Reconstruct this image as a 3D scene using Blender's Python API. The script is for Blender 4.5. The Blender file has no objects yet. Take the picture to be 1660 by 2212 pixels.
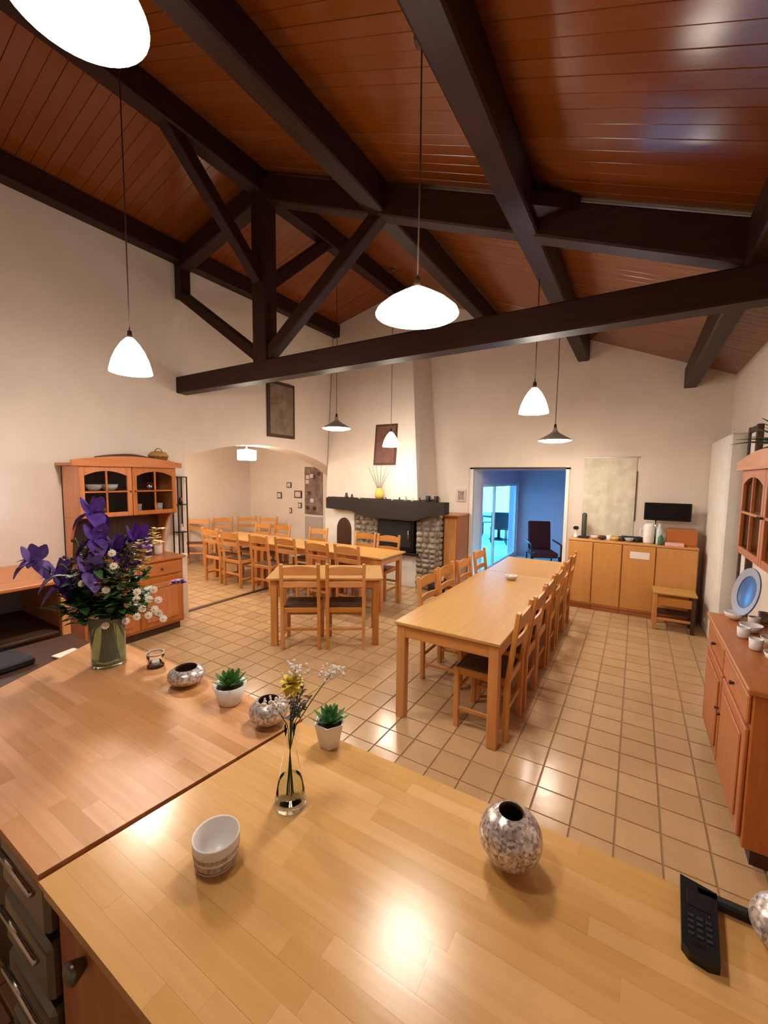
import bpy, math, random
from mathutils import Vector, Matrix
random.seed(7)
S = bpy.context.scene
COL = S.collection
R = math.radians

# ------------------------------------------------------------------ camera
F = 890.0; YAW = math.atan(545 / F); PITCH = R(4.9); ROLL = 0.012; CAMH = 1.83
fw = Vector((-math.sin(YAW) * math.cos(PITCH), math.cos(YAW) * math.cos(PITCH), -math.sin(PITCH)))
rt = Vector((math.cos(YAW), math.sin(YAW), 0)); up = rt.cross(fw)
r2 = rt * math.cos(ROLL) + up * math.sin(ROLL); u2 = -rt * math.sin(ROLL) + up * math.cos(ROLL)
cd = bpy.data.cameras.new('camera'); cam = bpy.data.objects.new('camera', cd); COL.objects.link(cam)
cd.sensor_fit = 'VERTICAL'; cd.sensor_height = 24.0; cd.lens = 24.0 * F / 2212; cd.clip_start = 0.05; cd.clip_end = 200
m = Matrix((r2, u2, -fw)).transposed().to_4x4(); m.translation = Vector((0, 0, CAMH)); cam.matrix_world = m
S.camera = cam
# ------------------------------------------------------------------ world and exposure
W = bpy.data.worlds.new('dusk_sky'); S.world = W; W.use_nodes = True
bg = W.node_tree.nodes['Background']; bg.inputs[0].default_value = (0.09, 0.50, 0.92, 1); bg.inputs[1].default_value = 6.0
S.view_settings.view_transform = 'Standard'; S.view_settings.look = 'None'; S.view_settings.gamma = 1
S.view_settings.exposure = 0.38; S.view_settings.use_curve_mapping = False
WARM = (1.0, 0.86, 0.69); COOL = (0.74, 0.86, 1.0)
LP = 1.0     # overall lamp power

# ------------------------------------------------------------------ materials
def mat(name, col, rough=0.5, metal=0.0, noise=None, spec=0.5, bump=0.0, trans=0.0, emit=None, coat=0.0, rnd=0.0, ior=1.45):
    """noise=(scale xyz, second colour, strength) tints the base colour; rnd varies value from piece to piece"""
    M = bpy.data.materials.new(name); M.use_nodes = True; N = M.node_tree.nodes; L = M.node_tree.links
    b = N['Principled BSDF']
    b.inputs['Base Color'].default_value = (*col, 1); b.inputs['Roughness'].default_value = rough
    b.inputs['Metallic'].default_value = metal; b.inputs['Specular IOR Level'].default_value = spec
    b.inputs['Transmission Weight'].default_value = trans; b.inputs['IOR'].default_value = ior
    b.inputs['Coat Weight'].default_value = coat; b.inputs['Coat Roughness'].default_value = 0.12
    if emit: b.inputs['Emission Color'].default_value = (*emit[0], 1); b.inputs['Emission Strength'].default_value = emit[1]
    out = None
    if noise:
        tc = N.new('ShaderNodeTexCoord'); mp = N.new('ShaderNodeMapping'); nz = N.new('ShaderNodeTexNoise')
        mp.inputs['Scale'].default_value = noise[0]; nz.inputs['Scale'].default_value = 1; nz.inputs['Detail'].default_value = 5
        oi = N.new('ShaderNodeObjectInfo'); ad = N.new('ShaderNodeVectorMath'); ad.operation = 'ADD'
        ml = N.new('ShaderNodeMath'); ml.operation = 'MULTIPLY'; ml.inputs[1].default_value = 37
        L.new(oi.outputs['Random'], ml.inputs[0])
        L.new(tc.outputs['Object'], mp.inputs['Vector']); L.new(mp.outputs[0], ad.inputs[0]); L.new(ml.outputs[0], ad.inputs[1])
        L.new(ad.outputs[0], nz.inputs['Vector'])
        cr = N.new('ShaderNodeMapRange'); cr.inputs['From Min'].default_value = 0.35; cr.inputs['From Max'].default_value = 0.65
        L.new(nz.outputs['Fac'], cr.inputs['Value'])
        mu = N.new('ShaderNodeMath'); mu.operation = 'MULTIPLY'; mu.inputs[1].default_value = noise[2]
        L.new(cr.outputs[0], mu.inputs[0])
        mx = N.new('ShaderNodeMix'); mx.data_type = 'RGBA'
        mx.inputs[6].default_value = (*col, 1); mx.inputs[7].default_value = (*noise[1], 1)
        L.new(mu.outputs[0], mx.inputs[0]); out = mx.outputs[2]
        if bump:
            bp = N.new('ShaderNodeBump'); bp.inputs['Strength'].default_value = bump; bp.inputs['Distance'].default_value = 0.01
            L.new(nz.outputs['Fac'], bp.inputs['Height']); L.new(bp.outputs[0], b.inputs['Normal'])
    if rnd:
        oi2 = N.new('ShaderNodeObjectInfo'); mr = N.new('ShaderNodeMapRange')
        mr.inputs['To Min'].default_value = 1 - rnd; mr.inputs['To Max'].default_value = 1 + rnd
        L.new(oi2.outputs['Random'], mr.inputs['Value'])
        hs = N.new('ShaderNodeHueSaturation'); L.new(mr.outputs[0], hs.inputs['Value'])
        mr2 = N.new('ShaderNodeMapRange'); mr2.inputs['To Min'].default_value = 1 + rnd * .5; mr2.inputs['To Max'].default_value = 1 - rnd * .5
        L.new(oi2.outputs['Random'], mr2.inputs['Value']); L.new(mr2.outputs[0], hs.inputs['Saturation'])
        if out: L.new(out, hs.inputs['Color'])
        else: hs.inputs['Color'].default_value = (*col, 1)
        out = hs.outputs[0]
    if out: L.new(out, b.inputs['Base Color'])
    return M

def wood(name, c1, c2, rough=0.4, rnd=0.1, coat=0.0, k=1.0):
    """three grain directions of one timber"""
    return {a: mat(name + '_' + a, c1, rough, noise=(tuple((3 * k if a == b else 34 * k) for b in 'xyz'), c2, 0.75), bump=0.06, coat=coat, rnd=rnd) for a in 'xyz'}

PLASTER = mat('plaster', (0.72, 0.62, 0.535), 0.9, noise=((2.5, 2.5, 2.5), (0.665, 0.565, 0.485), 0.6), bump=0.25)
BLUEPL = mat('painted_plaster', (0.60, 0.48, 0.62), 0.9)
WHITEPL = mat('white_plaster', (0.80, 0.76, 0.70), 0.85, noise=((6, 6, 6), (0.72, 0.67, 0.6), 0.6), bump=0.3)
BEAM = wood('dark_beam', (0.036, 0.010, 0.006), (0.018, 0.006, 0.004), 0.46, 0.1)
PLANK = mat('ceiling_board', (0.185, 0.047, 0.007), 0.2, noise=((3, 40, 40), (0.16, 0.039, 0.005), 0.7), bump=0.02, rnd=0.05)
CEILB = mat('board_backing', (0.10, 0.03, 0.01), 0.8)
PINE = wood('pine', (0.60, 0.265, 0.075), (0.50, 0.20, 0.05), 0.38, 0.12)
PINEL = wood('light_pine', (0.54, 0.30, 0.085), (0.49, 0.25, 0.066), 0.33, 0.05)
OAKR = wood('red_pine', (0.50, 0.17, 0.05), (0.38, 0.115, 0.032), 0.35, 0.10)
MAPLE = wood('cupboard_veneer', (0.60, 0.29, 0.09), (0.55, 0.25, 0.075), 0.4, 0.05)
STAVE = mat('beech_stave', (0.66, 0.38, 0.145), 0.22, noise=((4, 60, 60), (0.60, 0.325, 0.115), 0.6), bump=0.015, rnd=0.10)
STAVE2 = mat('red_beech_stave', (0.60, 0.30, 0.125), 0.22, noise=((4, 60, 60), (0.52, 0.235, 0.09), 0.6), bump=0.015, rnd=0.15)
STAVE2.node_tree.nodes['Principled BSDF'].inputs['Roughness'].default_value = 0.40
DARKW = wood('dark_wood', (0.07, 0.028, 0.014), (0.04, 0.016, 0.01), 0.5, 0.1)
MANT = wood('charred_mantel', (0.020, 0.011, 0.008), (0.012, 0.007, 0.006), 0.8, 0.1)
RUSH = mat('woven_rush', (0.11, 0.05, 0.025), 0.75, noise=((60, 60, 60), (0.07, 0.03, 0.015), 0.9), bump=0.5)
GROUT = mat('grout', (0.32, 0.20, 0.108), 0.8)
STONE = mat('field_stone', (0.36, 0.30, 0.24), 0.85, noise=((14, 14, 14), (0.20, 0.16, 0.12), 0.9), bump=0.6, rnd=0.30)
MORTAR = mat('mortar', (0.30, 0.25, 0.20), 0.95)
BLACK = mat('black_metal', (0.012, 0.011, 0.012), 0.35, 0.3)
BLACKP = mat('black_plastic', (0.012, 0.012, 0.014), 0.25)
BLACKM = mat('matt_black', (0.01, 0.008, 0.008), 0.7)
GREYP = mat('grey_plastic', (0.35, 0.36, 0.38), 0.4)
STEEL = mat('brushed_steel', (0.22, 0.21, 0.19), 0.34, 0.9, noise=((4, 60, 60), (0.17, 0.16, 0.145), 0.5))
CHROME = mat('chrome', (0.7, 0.7, 0.7), 0.12, 1.0)
PEWTER = mat('pewter_shade', (0.42, 0.36, 0.33), 0.45, 0.2)
CORD = mat('cord', (0.06, 0.025, 0.015), 0.6)
OPAL = mat('opal_glass', (0.9, 0.88, 0.85), 0.3, emit=((1.0, 0.89, 0.76), 24.0))
OPALT = mat('dim_opal_glass', (0.9, 0.88, 0.85), 0.3, emit=((1.0, 0.90, 0.78), 9.0))
OPALB = mat('bright_opal_glass', (0.9, 0.88, 0.85), 0.3, emit=((1.0, 0.90, 0.78), 34.0))
BULB = mat('bulb_glow', (1, 1, 1), 0.3, emit=((1.0, 0.89, 0.76), 48.0))
CLEAR = mat('clear_glass', (0.97, 0.98, 0.97), 0.02, trans=1.0, ior=1.07)
GREENG = mat('green_glass', (0.62, 0.74, 0.60), 0.05, trans=0.9, ior=1.35)
PANE = mat('window_pane', (0.9, 0.95, 1.0), 0.0, trans=1.0, ior=1.02)
WATER = mat('water', (0.75, 0.8, 0.7), 0.0, trans=1.0, ior=1.05)
WHITEC = mat('white_ceramic', (0.82, 0.78, 0.76), 0.3)
PALE = mat('pale_clay', (0.62, 0.52, 0.48), 0.45)
SOIL = mat('soil', (0.03, 0.02, 0.012), 0.95)
GREEN = mat('green_leaf', (0.05, 0.14, 0.035), 0.5, noise=((20, 20, 20), (0.025, 0.075, 0.02), 0.8), rnd=0.3)
SUCC = mat('succulent_leaf', (0.09, 0.26, 0.06), 0.45, noise=((20, 20, 20), (0.04, 0.14, 0.05), 0.7), rnd=0.2)
IRIS = mat('iris_petal', (0.12, 0.035, 0.34), 0.7, noise=((30, 30, 30), (0.045, 0.018, 0.17), 0.9), rnd=0.3)
MAUVE = mat('mauve_petal', (0.30, 0.12, 0.34), 0.6, rnd=0.3)
YEL = mat('yellow_petal', (0.80, 0.58, 0.24), 0.6, rnd=0.2)
LEMON = mat('lemon_petal', (0.85, 0.70, 0.10), 0.6)
WHITEF = mat('white_petal', (0.85, 0.80, 0.76), 0.6)
TWIG = mat('twig', (0.10, 0.05, 0.035), 0.8, rnd=0.3)
RED = mat('dark_red_cloth', (0.05, 0.003, 0.006), 0.8)
PAPER = mat('paper', (0.80, 0.74, 0.68), 0.7)
PINKP = mat('pink_paper', (0.80, 0.45, 0.45), 0.7)
OCHRE = mat('ochre_glaze', (0.60, 0.40, 0.08), 0.35)
BLUEG = mat('blue_glaze', (0.07, 0.15, 0.42), 0.25)
TEAL = mat('teal_glass', (0.04, 0.16, 0.10), 0.2)
BASKET = mat('basket_weave', (0.50, 0.28, 0.08), 0.8, noise=((70, 70, 70), (0.3, 0.15, 0.04), 0.9), bump=0.5)
PATIO = mat('patio_paving', (0.45, 0.5, 0.5), 0.8)
LACE = mat('lace_cloth', (0.68, 0.62, 0.50), 0.9, noise=((9, 9, 9), (0.52, 0.47, 0.36), 0.8), bump=0.4)
for m_ in BEAM.values(): m_.node_tree.nodes['Principled BSDF'].inputs['Specular IOR Level'].default_value = 0.2
def mosaic():
    M = mat('mirror_mosaic', (0.5, 0.45, 0.43), 0.28, 0.55)
    N = M.node_tree.nodes; L = M.node_tree.links; b = N['Principled BSDF']
    tc = N.new('ShaderNodeTexCoord'); v = N.new('ShaderNodeTexVoronoi'); v.inputs['Scale'].default_value = 150
    v.feature = 'F1'; L.new(tc.outputs['Object'], v.inputs['Vector'])
    cr = N.new('ShaderNodeValToRGB'); cr.color_ramp.elements[0].color = (0.20, 0.14, 0.12, 1); cr.color_ramp.elements[1].color = (1.0, 0.94, 0.92, 1)
    L.new(v.outputs['Color'], cr.inputs[0]); L.new(cr.outputs[0], b.inputs['Base Color'])
    bp = N.new('ShaderNodeBump'); bp.inputs['Strength'].default_value = 0.9; bp.inputs['Distance'].default_value = 0.004
    L.new(v.outputs['Color'], bp.inputs['Height']); L.new(bp.outputs[0], b.inputs['Normal'])
    return M
MOSAIC = mosaic()
def tilemat():
    M = mat('terracotta_tile', (0.45, 0.25, 0.12), 0.17)
    N = M.node_tree.nodes; L = M.node_tree.links; b = N['Principled BSDF']
    g = N.new('ShaderNodeNewGeometry'); sn = N.new('ShaderNodeVectorMath'); sn.operation = 'SNAP'; sn.inputs[1].default_value = (0.205, 0.205, 9)
    wn = N.new('ShaderNodeTexWhiteNoise'); nz = N.new('ShaderNodeTexNoise'); nz.inputs['Scale'].default_value = 7; nz.inputs['Detail'].default_value = 6
    L.new(g.outputs['Position'], sn.inputs[0]); L.new(sn.outputs[0], wn.inputs['Vector']); L.new(g.outputs['Position'], nz.inputs['Vector'])
    cr = N.new('ShaderNodeValToRGB'); e = cr.color_ramp.elements
    e[0].color = (0.50, 0.32, 0.165, 1); e[1].color = (0.57, 0.375, 0.20, 1); L.new(wn.outputs['Value'], cr.inputs[0])
    mx = N.new('ShaderNodeMix'); mx.data_type = 'RGBA'; mx.inputs[7].default_value = (0.47, 0.285, 0.14, 1)
    mr = N.new('ShaderNodeMapRange'); mr.inputs['From Min'].default_value = 0.4; mr.inputs['From Max'].default_value = 0.75; mr.inputs['To Max'].default_value = 0.5
    L.new(nz.outputs['Fac'], mr.inputs['Value']); L.new(mr.outputs[0], mx.inputs[0]); L.new(cr.outputs[0], mx.inputs[6]); L.new(mx.outputs[2], b.inputs['Base Color'])
    mr2 = N.new('ShaderNodeMapRange'); mr2.inputs['To Min'].default_value = 0.13; mr2.inputs['To Max'].default_value = 0.27
    L.new(nz.outputs['Fac'], mr2.inputs['Value']); L.new(mr2.outputs[0], b.inputs['Roughness'])
    bp = N.new('ShaderNodeBump'); bp.inputs['Strength'].default_value = 0.12; bp.inputs['Distance'].default_value = 0.01
    L.new(nz.outputs['Fac'], bp.inputs['Height']); L.new(bp.outputs[0], b.inputs['Normal'])
    return M
TILE = tilemat()

# ------------------------------------------------------------------ mesh helpers
class MB:
    def __init__(s): s.v = []; s.f = []; s.sm = []
    def add(s, vs, fs, smooth=False):
        n = len(s.v); s.v += [tuple(v) for v in vs]
        for f in fs: s.f.append([i + n for i in f]); s.sm.append(smooth)
        return s
    def box(s, c, d, b=0.0, rot=None):
        hx, hy, hz = d[0] / 2, d[1] / 2, d[2] / 2; b = min(b, hx * .9, hy * .9, hz * .9)
        vs = []; fs = []
        if b <= 0:
            vs = [(x * hx, y * hy, z * hz) for x in (-1, 1) for y in (-1, 1) for z in (-1, 1)]
            fs = [(0, 1, 3, 2), (4, 6, 7, 5), (0, 4, 5, 1), (2, 3, 7, 6), (0, 2, 6, 4), (1, 5, 7, 3)]
        else:
            idx = {}
            for x in (-1, 1):
                for y in (-1, 1):
                    for z in (-1, 1):
                        for a in range(3):
                            p = [x * (hx - b), y * (hy - b), z * (hz - b)]; p[a] = (x * hx, y * hy, z * hz)[a]
                            idx[(x, y, z, a)] = len(vs); vs.append(tuple(p))
            for a in range(3):
                o = [i for i in range(3) if i != a]
                for sg in (-1, 1):
                    q = []
                    for (u, w) in ((-1, -1), (1, -1), (1, 1), (-1, 1)):
                        k = [0, 0, 0]; k[a] = sg; k[o[0]] = u; k[o[1]] = w; q.append(idx[(*k, a)])
                    fs.append(q)
                for u in (-1, 1):
                    for w in (-1, 1):
                        k1 = [0, 0, 0]; k1[o[0]] = u; k1[o[1]] = w; q = []
                        k1[a] = -1; A = tuple(k1); k1[a] = 1; B = tuple(k1)
                        fs.append([idx[(*A, o[0])], idx[(*B, o[0])], idx[(*B, o[1])], idx[(*A, o[1])]])
            for x in (-1, 1):
                for y in (-1, 1):
                    for z in (-1, 1): fs.append([idx[(x, y, z, 0)], idx[(x, y, z, 1)], idx[(x, y, z, 2)]])
        if rot is not None: vs = [rot @ Vector(v) for v in vs]
        return s.add([(v[0] + c[0], v[1] + c[1], v[2] + c[2]) for v in vs], fs)
    def bar(s, p0, p1, w, h, b=0.004, upv=(0, 0, 1)):
        """rectangular bar from p0 to p1, w across, h along upv"""
        p0 = Vector(p0); p1 = Vector(p1); d = p1 - p0; x = d.normalized(); y = Vector(upv).cross(x)
        if y.length < 1e-4: y = Vector((1, 0, 0))
        y.normalize(); z = x.cross(y); rot = Matrix((x, y, z)).transposed()
        return s.box((p0 + p1) / 2, (d.length, w, h), b, rot)
    def tube(s, pts, r, n=8, smooth=True, cap=True):
        pts = [Vector(p) for p in pts]; rs = r if isinstance(r, (list, tuple)) else [r] * len(pts); vs = []; fs = []
        pr = None
        for i, p in enumerate(pts):
            t = (pts[min(i + 1, len(pts) - 1)] - pts[max(i - 1, 0)]).normalized()
            a = Vector((0, 0, 1)) if abs(t.z) < .95 else Vector((1, 0, 0))
            if pr is not None: a = pr
            u = (a - t * a.dot(t)).normalized(); w = t.cross(u); pr = u
            for k in range(n):
                q = 2 * math.pi * k / n; vs.append(p + (u * math.cos(q) + w * math.sin(q)) * rs[i])
        for i in range(len(pts) - 1):
            for k in range(n): fs.append((i * n + k, i * n + (k + 1) % n, (i + 1) * n + (k + 1) % n, (i + 1) * n + k))
        if cap: fs.append(tuple(range(n - 1, -1, -1))); fs.append(tuple((len(pts) - 1) * n + k for k in range(n)))
        return s.add(vs, fs, smooth)
    def lathe(s, prof, c=(0, 0, 0), n=24, smooth=True, sq=1.0):
        vs = []; fs = []
        for (r, z) in prof:
            for k in range(n):
                q = 2 * math.pi * k / n; vs.append((c[0] + r * math.cos(q), c[1] + r * math.sin(q) * sq, c[2] + z))
        for i in range(len(prof) - 1):
            for k in range(n): fs.append((i * n + k, i * n + (k + 1) % n, (i + 1) * n + (k + 1) % n, (i + 1) * n + k))
        return s.add(vs, fs, smooth)
    def prism(s, poly, axis, a0, a1):
        """poly of 2D points, extruded along axis 'x','y' or 'z'"""
        def P(u, w, a): return {'x': (a, u, w), 'y': (u, a, w), 'z': (u, w, a)}[axis]
        n = len(poly); vs = [P(u, w, a0) for u, w in poly] + [P(u, w, a1) for u, w in poly]
        fs = [tuple(range(n - 1, -1, -1)), tuple(range(n, 2 * n))] + [(i, (i + 1) % n, n + (i + 1) % n, n + i) for i in range(n)]
        return s.add(vs, fs)
    def strip(s, rows, smooth=True):
        """grid of rows of points"""
        n = len(rows[0]); vs = [p for r in rows for p in r]
        return s.add(vs, [(i * n + j, i * n + j + 1, (i + 1) * n + j + 1, (i + 1) * n + j) for i in range(len(rows) - 1) for j in range(n - 1)], smooth)
    def petal(s, base, direc, normal, L, w, cup=0.25, n=4):
        base = Vector(base); d = Vector(direc).normalized(); nn = Vector(normal); nn = (nn - d * nn.dot(d)).normalized(); sd = d.cross(nn)
        rows = []
        for i in range(n + 1):
            t = i / n; ww = w * math.sin(math.pi * min(0.97, 0.12 + 0.82 * t)); c = base + d * L * t + nn * (-cup * L * t * t)
            rows.append([c - sd * ww / 2 + nn * ww * .15, c, c + sd * ww / 2 + nn * ww * .15])
        return s.strip(rows)
    def blob(s, c, r, n=8, m_=5, squash=1.0):
        pr = [(max(1e-4, r * math.sin(math.pi * i / m_)), -r * squash * math.cos(math.pi * i / m_)) for i in range(m_ + 1)]
        return s.lathe(pr, c, n)
    def build(s, name, m, parent=None, kind=None, label=None):
        me = bpy.data.meshes.new(name); me.from_pydata(s.v, [], s.f); me.update()
        me.polygons.foreach_set('use_smooth', s.sm); me.materials.append(m)
        import bmesh as bm_; bm = bm_.new(); bm.from_mesh(me); bm_.ops.recalc_face_normals(bm, faces=bm.faces); bm.to_mesh(me); bm.free()
        o = bpy.data.objects.new(name, me); COL.objects.link(o)
        if parent: o.parent = parent
        if kind: o['kind'] = kind
        if label: o['label'] = label
        return o
def tag(o, label, cat, group=None):
    o['label'] = label; o['category'] = cat
    if group: o['group'] = group
    return o
def thing(name, label, cat, loc=(0, 0, 0), rz=0, group=None):
    o = bpy.data.objects.new(name, None); COL.objects.link(o); o.location = loc; o.rotation_euler = (0, 0, rz)
    o.empty_display_size = 0.1
    return tag(o, label, cat, group)
def kids(o): return [c for c in bpy.data.objects if c.parent == o]
def dup(root, loc, rz, label, group=None):
    r = root.copy(); COL.objects.link(r); r.location = loc; r.rotation_euler = (0, 0, rz); r['label'] = label
    if group: r['group'] = group
    for ch in kids(root):
        c = ch.copy(); COL.objects.link(c); c.parent = r
        for g in kids(ch):
            d = g.copy(); COL.objects.link(d); d.parent = c
    return r
def inst(src, parent, loc, rot=(0, 0, 0), sc=(1, 1, 1)):
    o = src.copy(); COL.objects.link(o); o.parent = parent; o.location = loc; o.rotation_euler = rot; o.scale = sc; return o
def B(c, d, b=0.003, rot=None): return MB().box(c, d, b, rot)
def BX(x0, x1, y0, y1, z0, z1, b=0.0): return MB().box(((x0 + x1) / 2, (y0 + y1) / 2, (z0 + z1) / 2), (x1 - x0, y1 - y0, z1 - z0), b)

# ------------------------------------------------------------------ room shell
YF = 6.75; XR = 0.97; XL = -5.0; YB = -2.6; XA = -7.9; TR = 3.2     # far wall, right wall, left wall, behind camera, annexe, truss
RX = -3.48; RZ = 4.96; SR = 0.41; SL = 0.25
def zc(x): return RZ - SR * (x - RX) if x > RX else RZ - SL * (RX - x)
# floor
fl = BX(XA - .3, XR + .3, YB - .2, YF + 0.02, -0.12, -0.004).build('floor', GROUT, None, 'structure')
T = 0.205; G = 0.0045
cells = []
ix0 = int(XA / T) - 2; ix1 = int(XR / T) + 2
for i in range(ix0, ix1):
    for j in range(int(YB / T) - 1, int(YF / T) + 2):
        x0, x1 = max(i * T, XA), min((i + 1) * T, XR); y0, y1 = max(j * T, YB), min((j + 1) * T, YF)
        if x1 - x0 < 0.03 or y1 - y0 < 0.03: continue
        cells.append((x0, x1, y0, y1))
def visible_first(c):
    x, y = (c[0] + c[1]) / 2, (c[2] + c[3]) / 2; v = Vector((x, y, 0)) - Vector((0, 0, CAMH)); z = v.dot(fw)
    if z < 0.4: return 1e9
    px = 830 + F * v.dot(r2) / z; py = 1106 - F * v.dot(u2) / z
    if not (0 < px < 1690) or py > 2150: return 1e9
    xh = v.x * 0.93 / CAMH; yh = v.y * 0.93 / CAMH              # where the line of sight crosses worktop height
    if 0.3 < yh < 1.13: return 1e9
    return z
cells.sort(key=visible_first)
tp = None; rest = MB()
for n, (x0, x1, y0, y1) in enumerate(cells):
    full = abs(x1 - x0 - T) < 1e-4 and abs(y1 - y0 - T) < 1e-4
    if n < 300:
        w, h = x1 - x0 - 2 * G, y1 - y0 - 2 * G
        if tp is None:
            tp = B((0, 0, -0.004), (T - 2 * G, T - 2 * G, 0.010), 0.0015).build('tile', TILE, fl); o = tp
        else: o = inst(tp, fl, (0, 0, 0))
        o.location = ((x0 + x1) / 2, (y0 + y1) / 2, random.uniform(-.0006, .0006)); o.scale = (w / (T - 2 * G), h / (T - 2 * G), 1)
    else:
        a = G; z = 0.001
        v = [(x0 + a, y0 + a), (x1 - a, y0 + a), (x1 - a, y1 - a), (x0 + a, y1 - a)]
        rest.add([(p[0], p[1], -.006) for p in v] + [(p[0], p[1], z) for p in v], [(4, 5, 6, 7), (0, 1, 5, 4), (1, 2, 6, 5), (2, 3, 7, 6), (3, 0, 4, 7)])
rest.build('tile', TILE, fl, 'stuff')
BX(XL - .07, XL + .0, TR, YF, -.004, 0.012, 0.003).build('trim_1', DARKW['y'], None, 'structure')       # dark strip under the arch

# walls
DX0, DX1, DZ = -2.36, -0.92, 1.97
w = MB()
w.box(((XA - .3 + DX0) / 2, YF + .22, DZ / 2), (DX0 - XA + .3, .44, DZ)); w.box(((DX1 + XR + .3) / 2, YF + .22, DZ / 2), (XR + .3 - DX1, .44, DZ))
w.prism([(XA - .3, DZ), (XR + .3, DZ), (XR + .3, zc(XR + .3) + .1), (RX, RZ + .1), (XA - .3, zc(XA - .3) + .1)], 'y', YF, YF + .44)
w.build('wall_back', PLASTER, None, 'structure')
BX(XL - .35, XL + .02, YB, TR, 0, 4.62).build('wall_left', PLASTER, None, 'structure')
# arched wall between the room and the annexe
arc = [(TR, 0), (TR, 2.05)] + [(y, 2.29 - (4.23 - math.sqrt(4.23 ** 2 - (y - 4.6) ** 2))) for y in [3.35 + i * .17 for i in range(20)]] + [(6.72, 1.72), (6.72, 0)]
arc = arc[1:-1]
mb = MB()
for a, b_ in zip(arc[:-1], arc[1:]): mb.prism([(a[0], a[1]), (b_[0], b_[1]), (b_[0], 4.62), (a[0], 4.62)], 'x', XL - .35, XL)
mb.box((XL - .175, 6.735, 2.31), (.35, .03, 4.62)); mb.build('wall_arch', PLASTER, None, 'structure')
BX(XR, XR + .3, YB, YF + .1, 0, 3.4).build('wall_right', PLASTER, None, 'structure')
BX(XA - .3, XR + .3, YB - .25, YB, 0, 5.1).build('wall_front', PLASTER, None, 'structure')
BX(XA - .25, XA, TR - .25, YF + .1, 0, 3.0).build('wall_annexe', PLASTER, None, 'structure')
BX(XA, XL - .35, TR - .25, TR, 0, 3.0).build('wall_annexe_side', PLASTER, None, 'structure')
BX(XA, XL - .34, TR, YF, 2.75, 2.85).build('ceiling_annexe', PLASTER, None, 'structure')
# white pier in the far right corner
BX(0.79, XR + .02, 5.5, YF, 0, 2.32, 0.02).build('wall_pier', WHITEPL, None, 'structure')
# ceiling: backing and boards
ang = math.atan(SR); angL = math.atan(SL)
mb = MB()
mb.prism([(RX, RZ + .02), (XR + .5, zc(XR + .5) + .02), (XR + .5, zc(XR + .5) + .12), (RX, RZ + .12), (XL - .5, zc(XL - .5) + .12), (XL - .5, zc(XL - .5) + .02)], 'y', YB - .2, YF + .3)
ce = mb.build('ceiling', CEILB, None, 'structure')
PW = 0.1
LRt = (XR + .05 - RX) / math.cos(ang); LLt = (RX - XL + .1) / math.cos(angL)
pr = pl = None
y = YB + .05
while y < YF - 0.02:
    if pr is None:
        pr = B((LRt / 2, 0, 0), (LRt, PW - .002, .018), .0022).build('plank', PLANK, ce); pl = B((-LLt / 2, 0, 0), (LLt, PW - .002, .018), .0022).build('plank', PLANK, ce); a, b_ = pr, pl
    else: a = inst(pr, ce, (0, 0, 0)); b_ = inst(pl, ce, (0, 0, 0))
    dz = random.uniform(-.001, .001)
    a.location = (RX, y, RZ + .008 + dz); a.rotation_euler = (0, ang, 0)
    b_.location = (RX, y, RZ + .008 + dz); b_.rotation_euler = (0, -angL, 0)
    y += PW

# ------------------------------------------------------------------ purlins and truss
def purlin(x, w, h, label, name='purlin', dz=0.0):
    zt = zc(x) - .005 + dz; return tag(MB().bar((x, YB + .05, zt - h / 2), (x, YF - .002, zt - h / 2), w, h, .012).build(name, BEAM['y']), label, 'beam')
purlin(RX, .15, .24, 'dark ridge beam running along the peak of the ceiling above the truss post', 'ridge_beam', -.02)
purlin(-2.02, .15, .26, 'dark ceiling beam running from the top edge between ridge and middle lamp cord', dz=-.03)
purlin(-0.76, .15, .28, 'dark ceiling beam nearest right of the middle lamp cord, steeply crossing the truss', dz=-.03)
purlin(0.52, .14, .26, 'dark ceiling beam closest to the right wall', dz=-.03)
purlin(XL + .10, .14, .22, 'dark wall beam running along the top of the left wall', 'wall_beam')
tr = thing('roof_truss', 'dark timber roof truss spanning the room with post, struts and long tie beam', 'truss', (0, TR, 0))
TB = 2.94
MB().bar((XL - .02, 0, TB), (XR + .02, 0, TB), .16, .20, .012).build('tie_beam', BEAM['x'], tr)
MB().bar((RX, 0, TB + .09), (RX, 0, RZ - .2), .17, .20, .01, (1, 0, 0)).build('king_post', BEAM['z'], tr)
def ch(x0, x1, off, w, h, nm, m): return MB().bar((x0, 0, zc(x0) - off), (x1, 0, zc(x1) - off), w, h, .012).build(nm, m, tr)
ch(RX - .02, XR - .06, .17, .15, .23, 'rafter', BEAM['x']); ch(RX + .02, XL + .02, .19, .15, .23, 'rafter', BEAM['x'])
MB().bar((RX + .07, 0, TB + .16), (-2.0, 0, 4.12), .11, .13, .01).build('strut', BEAM['x'], tr)
MB().bar((RX - .07, 0, TB + .16), (XL + .10, 0, 4.02), .11, .12, .01).build('strut', BEAM['x'], tr)
MB().bar((XL + .09, 0, 3.98), (XL + .09, 0, 4.45), .13, .14, .01, (1, 0, 0)).build('wall_post', BEAM['z'], tr)
MB().bar((RX, -.06, 3.86), (RX, -1.06, RZ - .2), .11, .13, .01).build('brace', BEAM['y'], tr)
MB().bar((RX, .06, 3.86), (RX, 1.06, RZ - .2), .11, .13, .01).build('brace', BEAM['y'], tr)
MB().prism([(-.70, -.07), (-.70, -.30), (-.42, -.07)], 'z', zc(-.42) - .10, zc(-.42) - .012).build('bracket', BEAM['x'], tr)

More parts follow.
